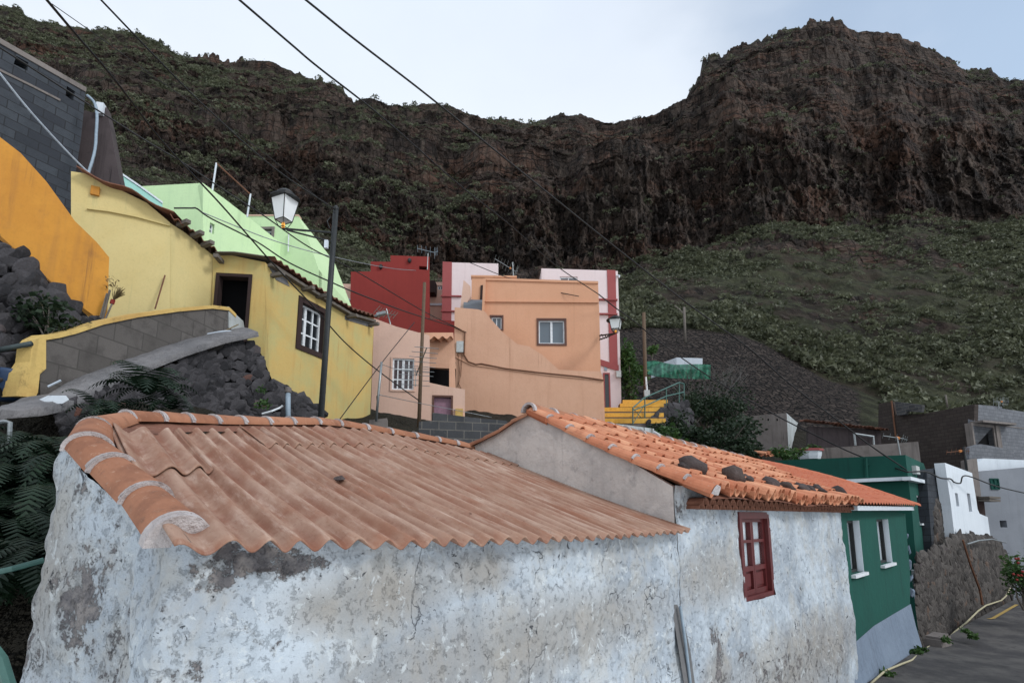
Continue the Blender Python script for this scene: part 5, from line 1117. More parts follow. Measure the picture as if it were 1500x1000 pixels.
# ============================================================ right-hand houses
GF=plane(1326,700,17,-61); GR=Pl(GF.p(GF.uz(1326,700)[0],0),44)
gh=thing('green_house','flat-roofed dark green house with a white cornice and plain parapet','house',(GF.O.x,GF.O.y,-3.5))
gw1=H(GF,1268,722,1286,742)
wallw(gh,GF,[(1135,674.5),(1326,666),(1336,748),(1350,925),(1352,990),(1135,990)],'dkgreen2',[gw1],.3)
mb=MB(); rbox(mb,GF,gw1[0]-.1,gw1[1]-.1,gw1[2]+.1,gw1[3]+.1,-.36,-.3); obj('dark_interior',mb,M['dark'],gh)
gw2=H(GR,1345,726,1356,766)
wallw(gh,GR,[(1326,666),(1353,678.5),(1364,711),(1369,806),(1370,845),(1349,853),(1345.6,850)],'dkgreen',[gw2],.3)
window(gh,GR,gw2,1,1,M['whiteframe'],M['bluepane'],bar=.06,rec=.06,sill=M['whiteframe'])
strip(gh,GF,[(1180,705),(1322,698.5)],.11,-.02,.22,'white','cornice'); strip(gh,GR,[(1322,698),(1362,707)],.11,-.02,.2,'white','cornice')
mb=MB(); mb.tube([GF.px(1268,671,.06),GF.px(1269.5,700,.06)],.05,6); mb.tube([GF.px(1265,681,.05),GF.px(1273,681,.05)],.03,5); obj('vent_pipe',mb,M['dkgreen2'],gh)
mb=MB(); p=GF.px(1304,734,.15); mb.lathe(p-Vector((0,0,.25)),[(.06,0),(.12,.05),(.10,.3),(.14,.33),(.02,.5)],8); mb.tube([p+Vector((0,0,-.2)),GF.px(1304,742,0)],.025,5); obj('wall_lamp',mb,M['black'],gh)
mb=MB(); rbox(mb,GR,*H(GR,1336,683,1341,694),0,.12); obj('meter_box',mb,M['meterbox'],gh)
gpw=Pl(GF.px(1345,870,.0),44)
mb=MB(); P=[]
for (x,y) in((1326,850),(1348,850)): P.append([at(x,y,16.4),at(x+6,y+80,16.4),at(x+10,y+150,16.2)])
mb.grid(P); obj('grey_base',mb,M['grey'],gh)
mb=MB(); mb.tube([at(*q,15.9) for q in((1328,836),(1338,852),(1346,880),(1352,918))],.03,6); mb.tube([at(*q,15.8) for q in((1330,838),(1331,850),(1340,880),(1350,915))],.022,6); tag(obj('white_pipe',mb,M['whiteframe']),'pair of bent white pipes coming down beside the green cottage corner','pipe')
mb=MB(); rbox(mb,Pl(at(1332,842,16.2),44),-.18,at(1332,848,16.2).z,.18,at(1332,834,16.2).z,0,.15); tag(obj('meter_box',mb,M['meterbox'],None),'beige meter box low between the two green houses','meter box')
# retaining wall, blocks and stones
RW=plane(1362,945,15.6,50)
tpr=lambda x: float(np.interp(x,[1346,1362,1385,1398,1410,1440,1460,1474,1488],[820,810,803,790,788,790,796,812,855]))
bpr=lambda x: float(np.interp(x,[1346,1362,1420,1475,1490],[945,948,914,884,878]))
rubble('stone_retaining_wall','tall brown stone retaining wall above the road with a pipe along its foot',lambda x,y: RW.px(x,y),1348,1482,tpr,bpr,3.9,'basalt_brown',aspect=1.25,jit=.6,back=.16,backmat='brownwall')
RW2=RW.back(-.5)
ub=thing('upper_block_wall','dark grey block wall rising between the green house and the white house','wall',(RW2.O.x,RW2.O.y,-1)); wallp(ub,RW2,[(1357,690),(1364,687),(1387,684),(1394,720),(1402,760),(1405,792),(1380,806),(1366,812)],'block_dark',(),.3)
rubble('stone_footing','dark stone footing under the grey block wall beside the green house',lambda x,y: RW2.px(x,y,.05),1370,1401,lambda x: float(np.interp(x,[1370,1384,1390,1401],[735,740,760,794])),lambda x:812,4,'basalt_brown',back=.15,backmat='brownwall')
strip(ub,RW2,[(1378,711),(1394,708.5)],.06,-.02,.25,'concrete','ledge')
mb=MB(); mb.tube([RW.px(x,y,.22) for x,y in((1372,935),(1385,923),(1402,910),(1420,893),(1432,885),(1455,878),(1462,872),(1469,860))],.026,7); tag(obj('roadside_pipe',mb,M['straw_pipe'] if 'straw_pipe' in M else M['whitehose'],smooth=True),'pale pipe running along the foot of the brown stone wall','pipe')
mb=MB(); mb.tube([at(*q) for q in((1276,1000,10.4),(1296,982,11.0),(1320,972,11.7),(1336,966,12.4),(1352,952,13.6),(1364,944,14.6))],.02,7); tag(obj('kerb_pipe',mb,M['straw_pipe'] if 'straw_pipe' in M else M['yellowpaint'],smooth=True),'yellowish pipe lying on the road edge along the grey plinth','pipe')
mb=MB(); mb.tube([RW.px(x,y,.25) for x,y in((1403,796),(1420,791),(1440,789),(1462,794))],.025,6); tag(obj('wall_hose',mb,M['galv']),'thin pipe lying along the top of the brown stone wall','pipe')
mb=MB(); mb.tube([RW.px(x,y,.2) for x,y in((1399,790),(1410,825),(1424,862),(1428,884))],.03,5,taper=.04); tag(obj('rust_streak_pipe',mb,M['rust']),'rusty drainpipe going down the brown stone wall','pipe')
mb=MB(); c=at(1374,942,14.6); ax=Vector((math.sin(.9),math.cos(.9),0)); bx=Vector((ax.y,-ax.x,0)); mb.box(c+Vector((0,0,.0)),ax*.42,bx*.18,Vector((0,0,.16))); mb.box(c+Vector((0,0,.17)),ax*.36,bx*.15,Vector((0,0,.05))); tag(obj('stone_block',mb,M['concrete']),'squared pinkish stone block at the foot of the retaining wall','block')
# white house
WW=plane(1400,740,19.5,48); ww_=thing('white_house','bright white house with slit windows standing on the stone wall','house',(WW.O.x,WW.O.y,-1))
s1=H(WW,1400,722,1404,741); s2=H(WW,1418,722.5,1422.5,749)
wallw(ww_,WW,[(1384,677.5),(1424,692.5),(1432,745),(1435,752),(1447,757),(1458,772),(1472,796),(1476,850),(1406,850),(1393,740)],'white',[s1,s2],.3)
for s_ in(s1,s2): window(ww_,WW,s_,1,1,M['brownframe'],M['pane'],bar=.03,rec=.12)
mb=MB(); p=WW.px(1384,677.5); q=WW.px(1424,692.5); bv=Vector((p.x,p.y,0)).normalized()*4; mb.add([p-Vector((0,0,.15)),q-Vector((0,0,.15)),q+bv-Vector((0,0,.15)),p+bv-Vector((0,0,.15))],[(0,1,2,3)]); r=WW.px(1400,790); mb.add([p,r,r+bv,p+bv],[(0,1,2,3)]); obj('flat_roof',mb,M['white'],ww_)
# grey house with white parapet
GG=plane(1480,740,24,80); gg=thing('grey_house','pale grey house with white parapet and a small pierced vent block','house',(GG.O.x,GG.O.y,-1))
v1=H(GG,1450.5,701,1462,716); v2=H(GG,1465,762,1475,772)
wallw(gg,GG,[(1433,690),(1640,672),(1640,900),(1432,900)],'grey',[v2],.3)
wallp(gg,GG.back(-.9),[(1430,678),(1441,671),(1560,676),(1640,678),(1640,720),(1430,720)],'white',(),.3,name='parapet')
mb=MB(); u0,z0,u1_,z1_=v1
for k in range(3): rbox(mb,GG,u0+(u1_-u0)*k/2-.02,z0,u0+(u1_-u0)*k/2+.02,z1_,0,.05); rbox(mb,GG,u0,z0+(z1_-z0)*k/2-.02,u1_,z0+(z1_-z0)*k/2+.02,.0,.045)
rbox(mb,GG,u0,z0,u1_,z1_,.004,.01); obj('vent_block',mb,M['dkgreen2'],gg)
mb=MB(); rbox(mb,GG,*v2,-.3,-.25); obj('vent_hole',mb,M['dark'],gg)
GE=GG.back(.2); wallp(gg,GE,[(1417,674),(1431,671),(1441,760),(1424,760)],'concrete',(),.3,name='pier'); mb=panel(GE.back(.02),[(1431,726),(1441,728),(1444,757),(1434,753)],(),.1); obj('brown_shutter',mb,M['redwood_dark'],gg)
for y in(727,731):
    mb=MB(); mb.hexa([GE.px(1432,y+3,0),GE.px(1448,y+4,0),GE.px(1448,y+4,.5),GE.px(1432,y+3,.5),GE.px(1432,y,0),GE.px(1448,y+1,0),GE.px(1448,y+1,.5),GE.px(1432,y,.5)]); obj('canopy_slat',mb,M['greywood'],gg)
# unfinished block house
BH=plane(1427.6,620,30,-16); BR=Pl(BH.p(BH.uz(1427.6,620)[0],0),66)
bk_=thing('block_house','unfinished two-storey grey block house with an open dark window','house',(BH.O.x,BH.O.y,0))
wallp(bk_,BH,[(1287,591),(1308,588),(1312,607),(1351,606),(1427.6,591.8),(1424,700),(1285,700)],'block_brown',(),.3)
ow1=H(BR,1426,625,1455,655)
wallw(bk_,BR,[(1427.6,591.8),(1468,595.5),(1468,598),(1500,603),(1640,626),(1640,760),(1424,760)],'block_light',[ow1],.3)
strip(bk_,BR,[(1424,617),(1473,621.5)],.11,-.1,.5,'concrete','slab'); strip(bk_,BR,[(1455,621),(1640,645)],.05,-.02,.03,'concrete','string_course')
mb=panel(BR,loop(ow1,.14),[loop(ow1)],.34,px=False,off=.06); obj('window_frame',mb,M['concrete'],bk_)
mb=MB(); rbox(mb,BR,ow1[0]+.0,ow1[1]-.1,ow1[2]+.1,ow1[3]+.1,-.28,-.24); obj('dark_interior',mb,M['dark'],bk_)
mb=MB(); rbox(mb,BR,*H(BR,1457,624,1461,656),0,.12); rbox(mb,BR,*H(BR,1461.5,624,1466,656),-.05,.02); obj('pier',mb,M['concrete'],bk_)
wallp(bk_,BR.back(.5),[(1420,655),(1437,650),(1485,659),(1485,690),(1420,690)],'block_light',(),.25,name='low_wall')
wallp(bk_,BH.back(.35),[(1311,588),(1351.5,593),(1349.6,603.6),(1330,602),(1326,607),(1314,608)],'block_mid',(),.2,name='grey_board')
mb=MB(); mb.tube([BH.px(1307.5,587,.1),BH.px(1314,640,.1)],.05,6); obj('drain_pipe',mb,M['rust'],bk_)
# grey concrete yard wall
YW=plane(1345,660,23,-70); yw=thing('yard_wall','plain grey rendered yard wall just above the dark green parapet','wall',(YW.O.x,YW.O.y,-1)); wallp(yw,YW,[(1196,656),(1240,654),(1345,646.5),(1349,678),(1352,760),(1196,760)],'concrete',(),.3)
# abandoned concrete house, ruined shed, pergola frame, planter
AL=plane(1152,630,34,-60); AR=Pl(AL.p(AL.uz(1152,630)[0],0),32)
ah=thing('abandoned_house','old roofless house with a brown rendered side and whitewashed door front','house',(AL.O.x,AL.O.y,2)); wallp(ah,AL,[(1074,611),(1080,610.5),(1152,604.5),(1156,700),(1074,700)],'concrete',(),.4)
dA=H(AR,1170.5,641,1178,662)
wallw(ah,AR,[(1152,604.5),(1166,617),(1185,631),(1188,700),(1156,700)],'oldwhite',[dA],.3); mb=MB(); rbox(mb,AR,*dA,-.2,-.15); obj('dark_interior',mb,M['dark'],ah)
strip(ah,AR,[(1170,640),(1179,641.5)],.1,-.02,.12,'white','lintel')
for x in(1125.5,1138.5):
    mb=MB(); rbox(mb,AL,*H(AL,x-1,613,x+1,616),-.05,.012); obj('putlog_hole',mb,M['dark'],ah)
SH=plane(1235,630,33,-78); sh=thing('ruined_shed','collapsing stone shed with a thin row of broken roof tiles','shed',(SH.O.x,SH.O.y,2)); wallp(sh,SH,[(1184,624),(1290,629),(1292,680),(1184,680)],'brownwall',(),.4)
mb=MB()
for k in range(46):
    x=1176+116*k/45+random.uniform(-1,1); y=float(np.interp(x,[1176,1239,1292],[617,624.5,630]))+random.uniform(-.8,.8); p=SH.px(x,y,.5+random.uniform(-.1,.1)); half_tile(mb,p,p-SH.n*.9+Vector((random.uniform(-.1,.1),0,.12)),.12,.1,(0,0,1),seg=4)
obj('roof_tiles',mb,M['darkclay'],sh)
pg=thing('pergola_frame','rusty pale metal frame standing behind the grey yard wall','frame',at(1265,650,25)); 
for a,b in(((1251,635),(1253,652)),((1279,639),(1280,652)),((1250,635),(1280,639.5))): mb=MB(); mb.tube([at(*a,25),at(*b,25)],.05,5); obj('bar',mb,M['galv'],pg)
pl_=at(1184,664,20); PLp=plane(1184,664,20,-75)
pt=thing('planter_box','white ribbed planter with a red rim on the green house roof','planter',(pl_.x,pl_.y,pl_.z-.25))
mb=MB(); mb.lathe(pl_-Vector((0,0,.2)),[(.38,-.02),(.42,.1),(.46,.30)],8,rot=.3); obj('tub',mb,M['white'],pt); mb=MB(); mb.lathe(pl_-Vector((0,0,.2)),[(.50,.27),(.51,.35),(.44,.36)],8,rot=.3); obj('rim',mb,M['rosy'],pt)
# stack of tiles in the greenery
mb=MB()
for k in range(12): p=at(1112+34*random.random(),668-5*random.random(),19); half_tile(mb,p,p+Vector((random.uniform(-.4,.4),.25,.08)),.09,.08,(0,0,1),seg=5)
tag(obj('tile_heap',mb,M['claytile']),'loose heap of broken clay tiles among bushes behind the clay roof','tile heap')
# ---- steps, railing, tank, netting
st=thing('yellow_steps','flight of bright yellow painted steps between the pink house and a stone wall','steps',at(925,615,23))
RIS=[(975,884,622,613,23.0),(972,884,612,605,23.35),(968,884,604,597,23.7),(972,908,597,591,24.1),(978,912,592,586,24.5)]
for k,(xr,xl,yb,yt,d) in enumerate(RIS):
    a=at(xl,yb+2,d);b=at(xr,yb+2,d);c_=at(xr,yt,d);e_=at(xl,yt,d); dv=Vector((.02,.5,0)); mb=MB()
    b.z=a.z;c_.z=e_.z
    mb.hexa([a-Vector((0,0,.6)),b-Vector((0,0,.6)),b-Vector((0,0,.6))+dv,a-Vector((0,0,.6))+dv,e_,c_,c_+dv,e_+dv]); sp_=obj('step',mb,M['concrete'],st); mb=MB(); hgt=(e_.z-a.z)*.62; off=Vector((0,-.02,0)); lo_=Vector((0,0,-hgt)); mb.hexa([e_+lo_+off,c_+lo_+off,c_+lo_+dv*.02,e_+lo_+dv*.02,e_+off+Vector((0,0,.01)),c_+off+Vector((0,0,.01)),c_+dv+Vector((0,0,.01)),e_+dv+Vector((0,0,.01))]); obj('painted_edge',mb,M['stepyellow'],sp_)
rl=thing('stair_railing','green tubular handrail beside the yellow steps','railing',at(928,620,22.6))
dr_=lambda x: np.interp(x,[927,1002],[22.6,25.5])
for pts in([(927,597),(943.5,582.5),(995,560),(1002,562)],[(927,601),(950,592),(976,580),(1002,574)]):
    mb=MB(); mb.tube([at(x,y,dr_(x)) for x,y in pts],.03,6); obj('rail',mb,M['teal_rail'],rl)
for a,b in(((927,597),(927,622)),((944.6,582),(944.6,618)),((976,570),(976,594)),((995,560),(995,590)),((1002,562),(1002,588))): mb=MB(); mb.tube([at(*a,dr_(a[0])),at(*b,dr_(a[0]))],.028,6); obj('post',mb,M['teal_rail'],rl)
for a,b in(((927,598),(944.6,617)),((944.6,592),(927,620))): mb=MB(); mb.tube([at(*a,dr_(a[0])),at(*b,dr_(b[0]))],.016,5); obj('brace',mb,M['teal_rail'],rl)
tb=lambda x: float(np.interp(x,[948,962,990,1008,1020],[622,606,590,590,620]))
rubble('boulder_wall','dark boulder wall climbing on the right of the yellow steps',lambda x,y: at(x,y,22.8+.03*(x-948)),948,1016,tb,lambda x:665,6,'basalt')
TK=plane(1010,535,38,-70); tk=thing('water_tank_house','small white flat-roofed tank hut above the green netting','hut',(TK.O.x,TK.O.y,9)); 
wallp(tk,TK,[(991,523.5),(1029,524.5),(1029,541),(991,541)],'white',(),.3); mb=MB(); p=TK.px(991,523.5); q=TK.px(991,541); d_=Vector((-1.2,2.5,0)); mb.add([p,q,q+d_,p+d_],[(0,1,2,3)]); p2=TK.px(1029,524.5); mb.add([p,p2,p2+d_,p+d_],[(0,1,2,3)]); obj('side_wall',mb,M['white'],tk)
mb=MB(); P=[[],[]]; n=40; m=7; P=[]
for j in range(m):
    r=[]
    for i in range(n+1):
        t=i/n; x=944+97*t; yt=float(np.interp(t,[0,.15,.45,.8,1],[530,528,534,533,534])); yb=float(np.interp(t,[0,.15,.45,.8,1],[546,551,554,555,555])); r.append(at(x,yt+(yb-yt)*j/(m-1),35.5+.25*math.sin(i*.9+j*.5)+.12*math.sin(i*2.3)))
    P.append(r)
mb.grid(P); tag(obj('shade_net',mb,M['netting'],smooth=True,fix=False),'green shade netting strung in front of the white tank hut','netting')
# ============================================================ poles, lamps, wires
def pole(name,label,pts,d,r,mat,r2=None,cat='pole'):
    mb=MB(); mb.tube([at(x,y,dd) for (x,y),dd in zip(pts,d if isinstance(d,list) else [d]*len(pts))],r,10,taper=r2)
    o=thing(name,label,cat,at(*pts[-1],d[-1] if isinstance(d,list) else d)); obj('shaft',mb,M[mat],o,smooth=True); return o
lpst=pole('lamp_post','tall black steel lamp post with a lantern bracket in front of the yellow house',[(470,640),(470,612),(481,455),(492,306)],10.6,.062,'darkpole',.055)
mb=MB(); mb.lathe(at(492,306,10.6)-Vector((0,0,.02)),[(.06,0),(.062,.05),(.02,.09)],10); obj('cap',mb,M['darkpole'],lpst)
mb=MB(); mb.tube([at(489,341,10.6),at(414,335,10.3)],.022,6); obj('bracket_arm',mb,M['darkpole'],lpst); mb=MB(); mb.tube([at(486,354,10.6),at(420,337,10.3)],.018,6); obj('bracket_stay',mb,M['darkpole'],lpst)
mb=MB(); c=at(478,358,10.45); mb.box(c,(.035,0,0),(0,.03,0),(0,0,.085)); obj('junction_box',mb,M['white'],lpst)
mb=MB(); c=at(484,318,10.6); mb.tube([c,at(479,324,10.5),at(483,334,10.5)],.012,5); obj('insulator',mb,M['darkpole'],lpst)
def lantern(name,label,base,top,d,wt,wb,rot,mount):
    """four-sided tapering street lantern: glass panes in black ribs, domed roof, open cup"""
    b=at(*base,d); t=at(*top,d); h=(t-b).length; up=Vector((0,0,1)); o=thing(name,label,'lantern',b); ca,sa=math.cos(rot),math.sin(rot)
    cn=[(ca*x-sa*y,sa*x+ca*y) for x,y in((1,1),(-1,1),(-1,-1),(1,-1))]
    zb,zt=b.z+h*.22,b.z+h*.76
    B=[Vector((b.x+x*wb,b.y+y*wb,zb)) for x,y in cn]; T=[Vector((b.x+x*wt,b.y+y*wt,zt)) for x,y in cn]
    for i in range(4):
        j=(i+1)%4; m=MB(); q=[B[i],B[j],T[j],T[i]]; cc=sum(q,Vector())/4; ins=(Vector((b.x,b.y,cc.z))-cc).normalized()*.008
        m.hexa([q[0],q[1],q[1]+ins,q[0]+ins,q[3],q[2],q[2]+ins,q[3]+ins]); obj('pane',m,M['lampglass'],o)
    m=MB(); r=wt*.055
    for i in range(4): j=(i+1)%4; m.tube([B[i],T[i]],r,5); m.tube([B[i],B[j]],r,5); m.tube([T[i],T[j]],r*1.3,5)
    mm=[Vector((b.x+x*wb*.5,b.y+y*wb*.5,b.z+h*.05)) for x,y in cn]
    for i in range(4): m.tube([B[i],mm[i],b],r*.8,5); m.tube([mm[i],mm[(i+1)%4]],r*.7,5)
    obj('frame',m,M['black'],o)
    m=MB(); m.lathe(Vector((b.x,b.y,zt)),[(wt*1.62,-.01),(wt*1.62,.015),(wt*1.2,h*.07),(wt*1.05,h*.075),(wt*.98,h*.15),(wt*.6,h*.22),(wt*.2,h*.245),(0.01,h*.26)],16); obj('roof',m,M['black'],o)
    m=MB(); m.lathe(Vector((b.x,b.y,b.z+h*.03)),[(.01,0),(wt*.16,h*.02),(wt*.2,h*.1),(wt*.1,h*.15),(.01,h*.16)],10); obj('bulb',m,M['bulb'],o); return o
lantern('street_lantern','large black lantern with white panes held out from the black lamp post',(414.5,336),(419,279),10.3,.185,.115,-.42,None)
ln2=lantern('wall_lantern','small black lantern on a scroll bracket at the orange house corner',(902,488),(903,463),20.5,.22,.15,-.3,None)
br=thing('scroll_bracket','black wrought iron scroll bracket on the orange house corner','bracket',OR.px(878,493))
A0=OR.px(878,492,.05); A1=at(902,488,20.5)
mb=MB(); mb.tube([A0,A1],.03,6); mb.tube([OR.px(878,498,.05),A0.lerp(A1,.45)-Vector((0,0,.1)),A1],.025,6)
for k in range(4):
    c=A0.lerp(A1,.12+.16*k)-Vector((0,0,.07)); r=.11-.02*k; dx=(A1-A0).normalized(); mb.tube([c+dx*(r*math.cos(t))+Vector((0,0,r*math.sin(t))) for t in np.linspace(0,5.3,12)],.016,5)
obj('scrollwork',mb,M['black'],br)
bp_=pole('wooden_pole','slim brown timber pole carrying a television aerial in front of the low peach house',[(613,640),(617,530),(622,414)],14.8,.055,'wood',.045)
tpn=pole('steel_post','thin grey washing-line post standing on a small concrete footing',[(551,617),(555,570),(559,530)],12.4,.03,'galv',.028); mb=MB(); mb.tube([at(552,612,12.4),at(552.5,580,12.4),at(556,578,12.4)],.02,5); obj('side_pipe',mb,M['black'],tpn)
gp=pole('drain_post','short pale plastic vent pipe with a cap by the basalt wall',[(422,640),(422,600),(422,572)],9.8,.045,'bluepipe',cat='pipe'); mb=MB(); mb.lathe(at(422,573,9.8)-Vector((0,0,.03)),[(.05,0),(.062,.01),(.058,.09),(.03,.11)],10); obj('cap',mb,M['concrete'],gp)
up_=pole('utility_pole','weathered timber utility pole with a meter box beside the yellow steps',[(946,600),(945,540),(943,458)],27,.1,'wood',.085); mb=MB(); c=at(947.5,576,26.8); mb.box(c,(.14,0,0),(0,.08,0),(0,0,.16)); obj('meter_box',mb,M['meterbox'],up_); mb=MB(); mb.tube([at(947.5,572,26.8),at(946,552,26.8)],.05,6); obj('conduit',mb,M['whiteframe'],up_)
hp_=pole('far_pole','distant pale pole with a bent arm on the stony slope',[(1004,502),(1002,450)],50,.12,'greywood'); mb=MB(); mb.tube([at(1002,460,50),at(994,452,50),at(988,448,50)],.07,5); obj('arm',mb,M['greywood'],hp_)
pole('thin_stake','thin stake standing above the unfinished block house roof',[(1388,597),(1385,578)],31,.05,'greywood')
pole('corner_pole','dark thin pole rising between the white house and the grey house',[(1416,690),(1412,654)],22,.045,'black')
rp=pole('handrail','grey tubular handrail in front of the black boulders at the left edge',[(-60,518),(0,512),(46,503)],7.0,.035,'steel',cat='rail')
gp1=MB(); gp1.tube([at(-60,850,3.4),at(20,832,3.4),at(64,820,3.5)],.018,7); tag(obj('green_rail',gp1,M['teal_rail']),'thin green rail meeting the near cottage gable wall','rail')
gp2=MB(); gp2.tube([at(-25,930,2.6),at(2,965,2.6),at(16,1010,2.6)],.026,7); tag(obj('green_post',gp2,M['teal_rail']),'leaning dark green pipe at the lower left corner','pipe')
gp3=MB(); gp3.tube([at(-20,622,5.6),at(8,617,5.6),at(15,619,5.6),at(14,640,5.6),at(10,676,5.6)],.022,7); tag(obj('bent_pipe',gp3,M['galv']),'bent galvanised water pipe among the ferns at the left edge','pipe')
def yagi(name,label,c,ax,ex,L,n,el,mat,mast=None,reflect=True,hot=None):
    c=Vector(c);ax=Vector(ax).normalized();ex=Vector(ex).normalized(); o=thing(name,label,'aerial',c); mb=MB(); mb.tube([c-ax*L/2,c+ax*L/2],.016,5); obj('boom',mb,M[mat],o)
    mb=MB()
    for k in range(n):
        p=c+ax*(L*(k/(n-1)-.5)); e=el*(1-.35*k/(n-1)); mb.tube([p-ex*e,p+ex*e],.009,4)
    if reflect:
        p=c-ax*L/2; u=ax.cross(ex)
        for s in(-1,1):
            for q in(.3,.6): mb.tube([p+u*(s*q*el)-ex*el*.8-ax*.12*q,p+u*(s*q*el)+ex*el*.8-ax*.12*q],.009,4)
            mb.tube([p,p+u*(s*.65*el)-ax*.1],.012,4)
    obj('elements',mb,M[mat],o)
    if hot: mb=MB(); mb.box(c-ax*L*.25,ax*.05,ex*.035,ax.cross(ex)*.035); obj('dipole_box',mb,M[hot],o)
    if mast: mb=MB(); mb.tube([Vector(mast[0]),Vector(mast[1])],.022,6); obj('mast',mb,M['galv'],o)
    return o
c=at(617,530,14.7); yagi('television_aerial','spindly grey television aerial half way up the slim brown pole',c,(.25,-.6,.25),(1,.3,.0),1.3,7,.5,'galv')
c=at(740,392,28); yagi('television_aerial','aerial with orange dipole on the narrow white house roof',c+Vector((-.0,0,.15)),(-1,-.2,.55),(.3,-.6,.6),1.3,8,.35,'galv',(at(752,410,28),at(751,384,28)),hot='orangeplastic')
c=at(624,367,25); yagi('television_aerial','pale loop aerial on a white mast above the red house',c,(-1,.1,.3),(.1,-.8,.5),.9,5,.28,'bluepipe',(at(626,395,25),at(627,371,25)))
c=at(1308,640,17.6); yagi('television_aerial','orange tipped aerial on a pole behind the green house parapet',c,(-1,-.2,.1),(.0,-.5,.8),.75,4,.14,'galv',(at(1321,678,17.6),at(1314,640,17.6)),hot='orangeplastic')
c=at(1400,661,22); yagi('television_aerial','orange aerial fixed to the dark thin pole near the block house',c,(-1,0,-.1),(0,-.4,.9),.75,5,.16,'rust',None,hot='orangeplastic')
c=at(1463,588,31); yagi('television_aerial','small orange tipped aerial standing on the block house roof',c,(-1,0,0),(0,-.2,1),.6,4,.3,'galv',(at(1463,598,31),at(1463,588,31)),hot='orangeplastic')
c=at(566,466,14.5); mb=MB(); mb.tube([at(549,463,14),at(556,461,14)],.03,6); mb.box(at(559,459.5,14),(.12,0,.03),(0,.07,0),(-.01,0,.035)); tag(obj('floodlight',mb,M['galv']),'small grey floodlight at the lower end of the yellow house roof','floodlight')
c=at(568,460,18); yagi('television_aerial','thin dark aerial seen against the red wall above the low peach house',c,(.6,-.3,-.2),(.4,.3,.7),.7,6,.25,'greywood',(at(572,475,18),at(566,452,18)))
def cable(label,pts,r,mat='cable',n=8,name='overhead_cable',cat='cable',group='overhead cables'):
    Q=[at(*p) for p in pts]
    if pts[0][1]<0 or pts[0][0]<0: Q.insert(0,Q[0]+(Q[0]-Q[1])*(4/max(.3,(Q[0]-Q[1]).length)))
    if pts[-1][0]>1500: Q.append(Q[-1]+(Q[-1]-Q[-2])*2)
    mb=MB(); mb.tube(smoothline(Q,n),r*(1.5 if group and r<.013 else 1.15),5); return tag(obj(name,mb,M[mat],smooth=True),label,cat,group)
cable('thick twisted cable crossing the sky from top centre-left down to the orange house corner',[(346,-4,7),(430,68,8),(468,100,8.6),(561,173,10.4),(673,271,13.5),(750,332,16.5),(812,387,19.3),(877,431,21)],.016)
cable('cable drooping from the orange house corner past the utility pole to the green house',[(877,431,21),(902,451,21.6),(931,472,23),(965,500,24),(1040,552,23),(1133,606,21.5),(1190,635,20.4),(1253,665,19),(1329,691,16.6)],.022)
cable('uppermost thick cable crossing the sky and big cliff to the green house',[(443,-4,7.6),(520,58,8.4),(624,138,9.6),(715,212,10.8),(788,271,11.8),(900,361,13.2),(1008,445,14.4),(1097,510,15.2),(1158,563,15.8),(1241,626,16.2),(1272,650,16.3),(1325,686,16.5)],.017)
cable('long cable from the top left corner down over the yellow window to the brown pole',[(66,-3,5.2),(114,54,5.8),(168,117,6.5),(240,210,7.8),(324,300,9.3),(397,383,10.8),(460,450,12),(504,500,13),(554,543,14),(613,586,14.7)],.011)
cable('cable from the top edge straight down to the top of the black lamp post',[(145,-3,6.2),(234,90,7.2),(300,156,8.1),(400,245,9.4),(491,307,10.55)],.009)
cable('faint thin wire arching over the left hillside towards the lamp post',[(76,6,6.5),(150,58,7.2),(249,129,8.1),(384,222,9.5),(491,312,10.55)],.004)
cable('black cable passing under the lantern from the left edge to the salmon wall',[(-20,58,7.2),(0,70,7.4),(120,147,8.4),(210,204,9.2),(270,240,9.8),(332,281,10.4),(388,317,10.9),(453,362,11.7),(521,397,14),(619,455,18),(668,479,19.9)],.010)
cable('heavy black cable sagging from the yellow roof past the lamp post to the salmon wall',[(255,305,11.2),(280,305,11.4),(289,306,11.5),(309,320,11.7),(374,353,12.1),(424,385,12.4),(489,415,12.9),(534,434,14),(599,458,16.5),(666,479,19.9),(683,487,20.2)],.016)
cable('thin grey wire running level behind the lamp post to the red roof',[(296,311,14),(400,352,15),(491,377,16.5),(572,393,22),(609,396,25.5)],.010,'galv')
cable('thin rope slanting down across the low peach house to the cottage ridge',[(607,472,16.5),(561,529,14.4),(496,616,12.4)],.008)
cable('thin dark wire draped over the orange parapet from the aerial roof',[(689,385,26),(736,404,24),(756,410,23),(800,424,21.8),(848,434,21.3)],.012)
cable('washing line stretched from the grey post past the brown pole to the grey block wall',[(555,578,12.4),(613,590,14.6),(665,600,15.8),(720,611,16.5)],.006,'galv')
cable('upper washing line between the grey post and the aerial pole',[(558,533,12.4),(585,542,13.4),(617,549,14.7)],.005,'galv')
cable('looping cable from the green house along the white house to the right edge',[(1329,691,16.6),(1357,691,17.5),(1378,700,18.5),(1392,701,19),(1398,706,19.2),(1407,707,19.3),(1411,697,19.4),(1425,699,20),(1460,712,21.5),(1510,724,23)],.022)
cable('thin cable from the grey yard wall down to the green house corner',[(1273,651,19),(1297,668,18),(1328,688,16.7)],.012)
cable('pale slack hose hanging from the left edge across the block building to the yellow eave',[(-20,84,8.2),(0,108,8.5),(54,174,9.2),(132,255,10.3),(192,296,10.8),(264,324,11.4)],.012,'whitehose')
cable('pale blue conduit curving down the end of the block building',[(128,140,11.6),(138,150,11.5),(142,168,11.4),(141,195,11.3),(138,225,11.2),(122,275,11),(107,318,10.7)],.028,'bluepipe',name='conduit',cat='conduit',group=None)
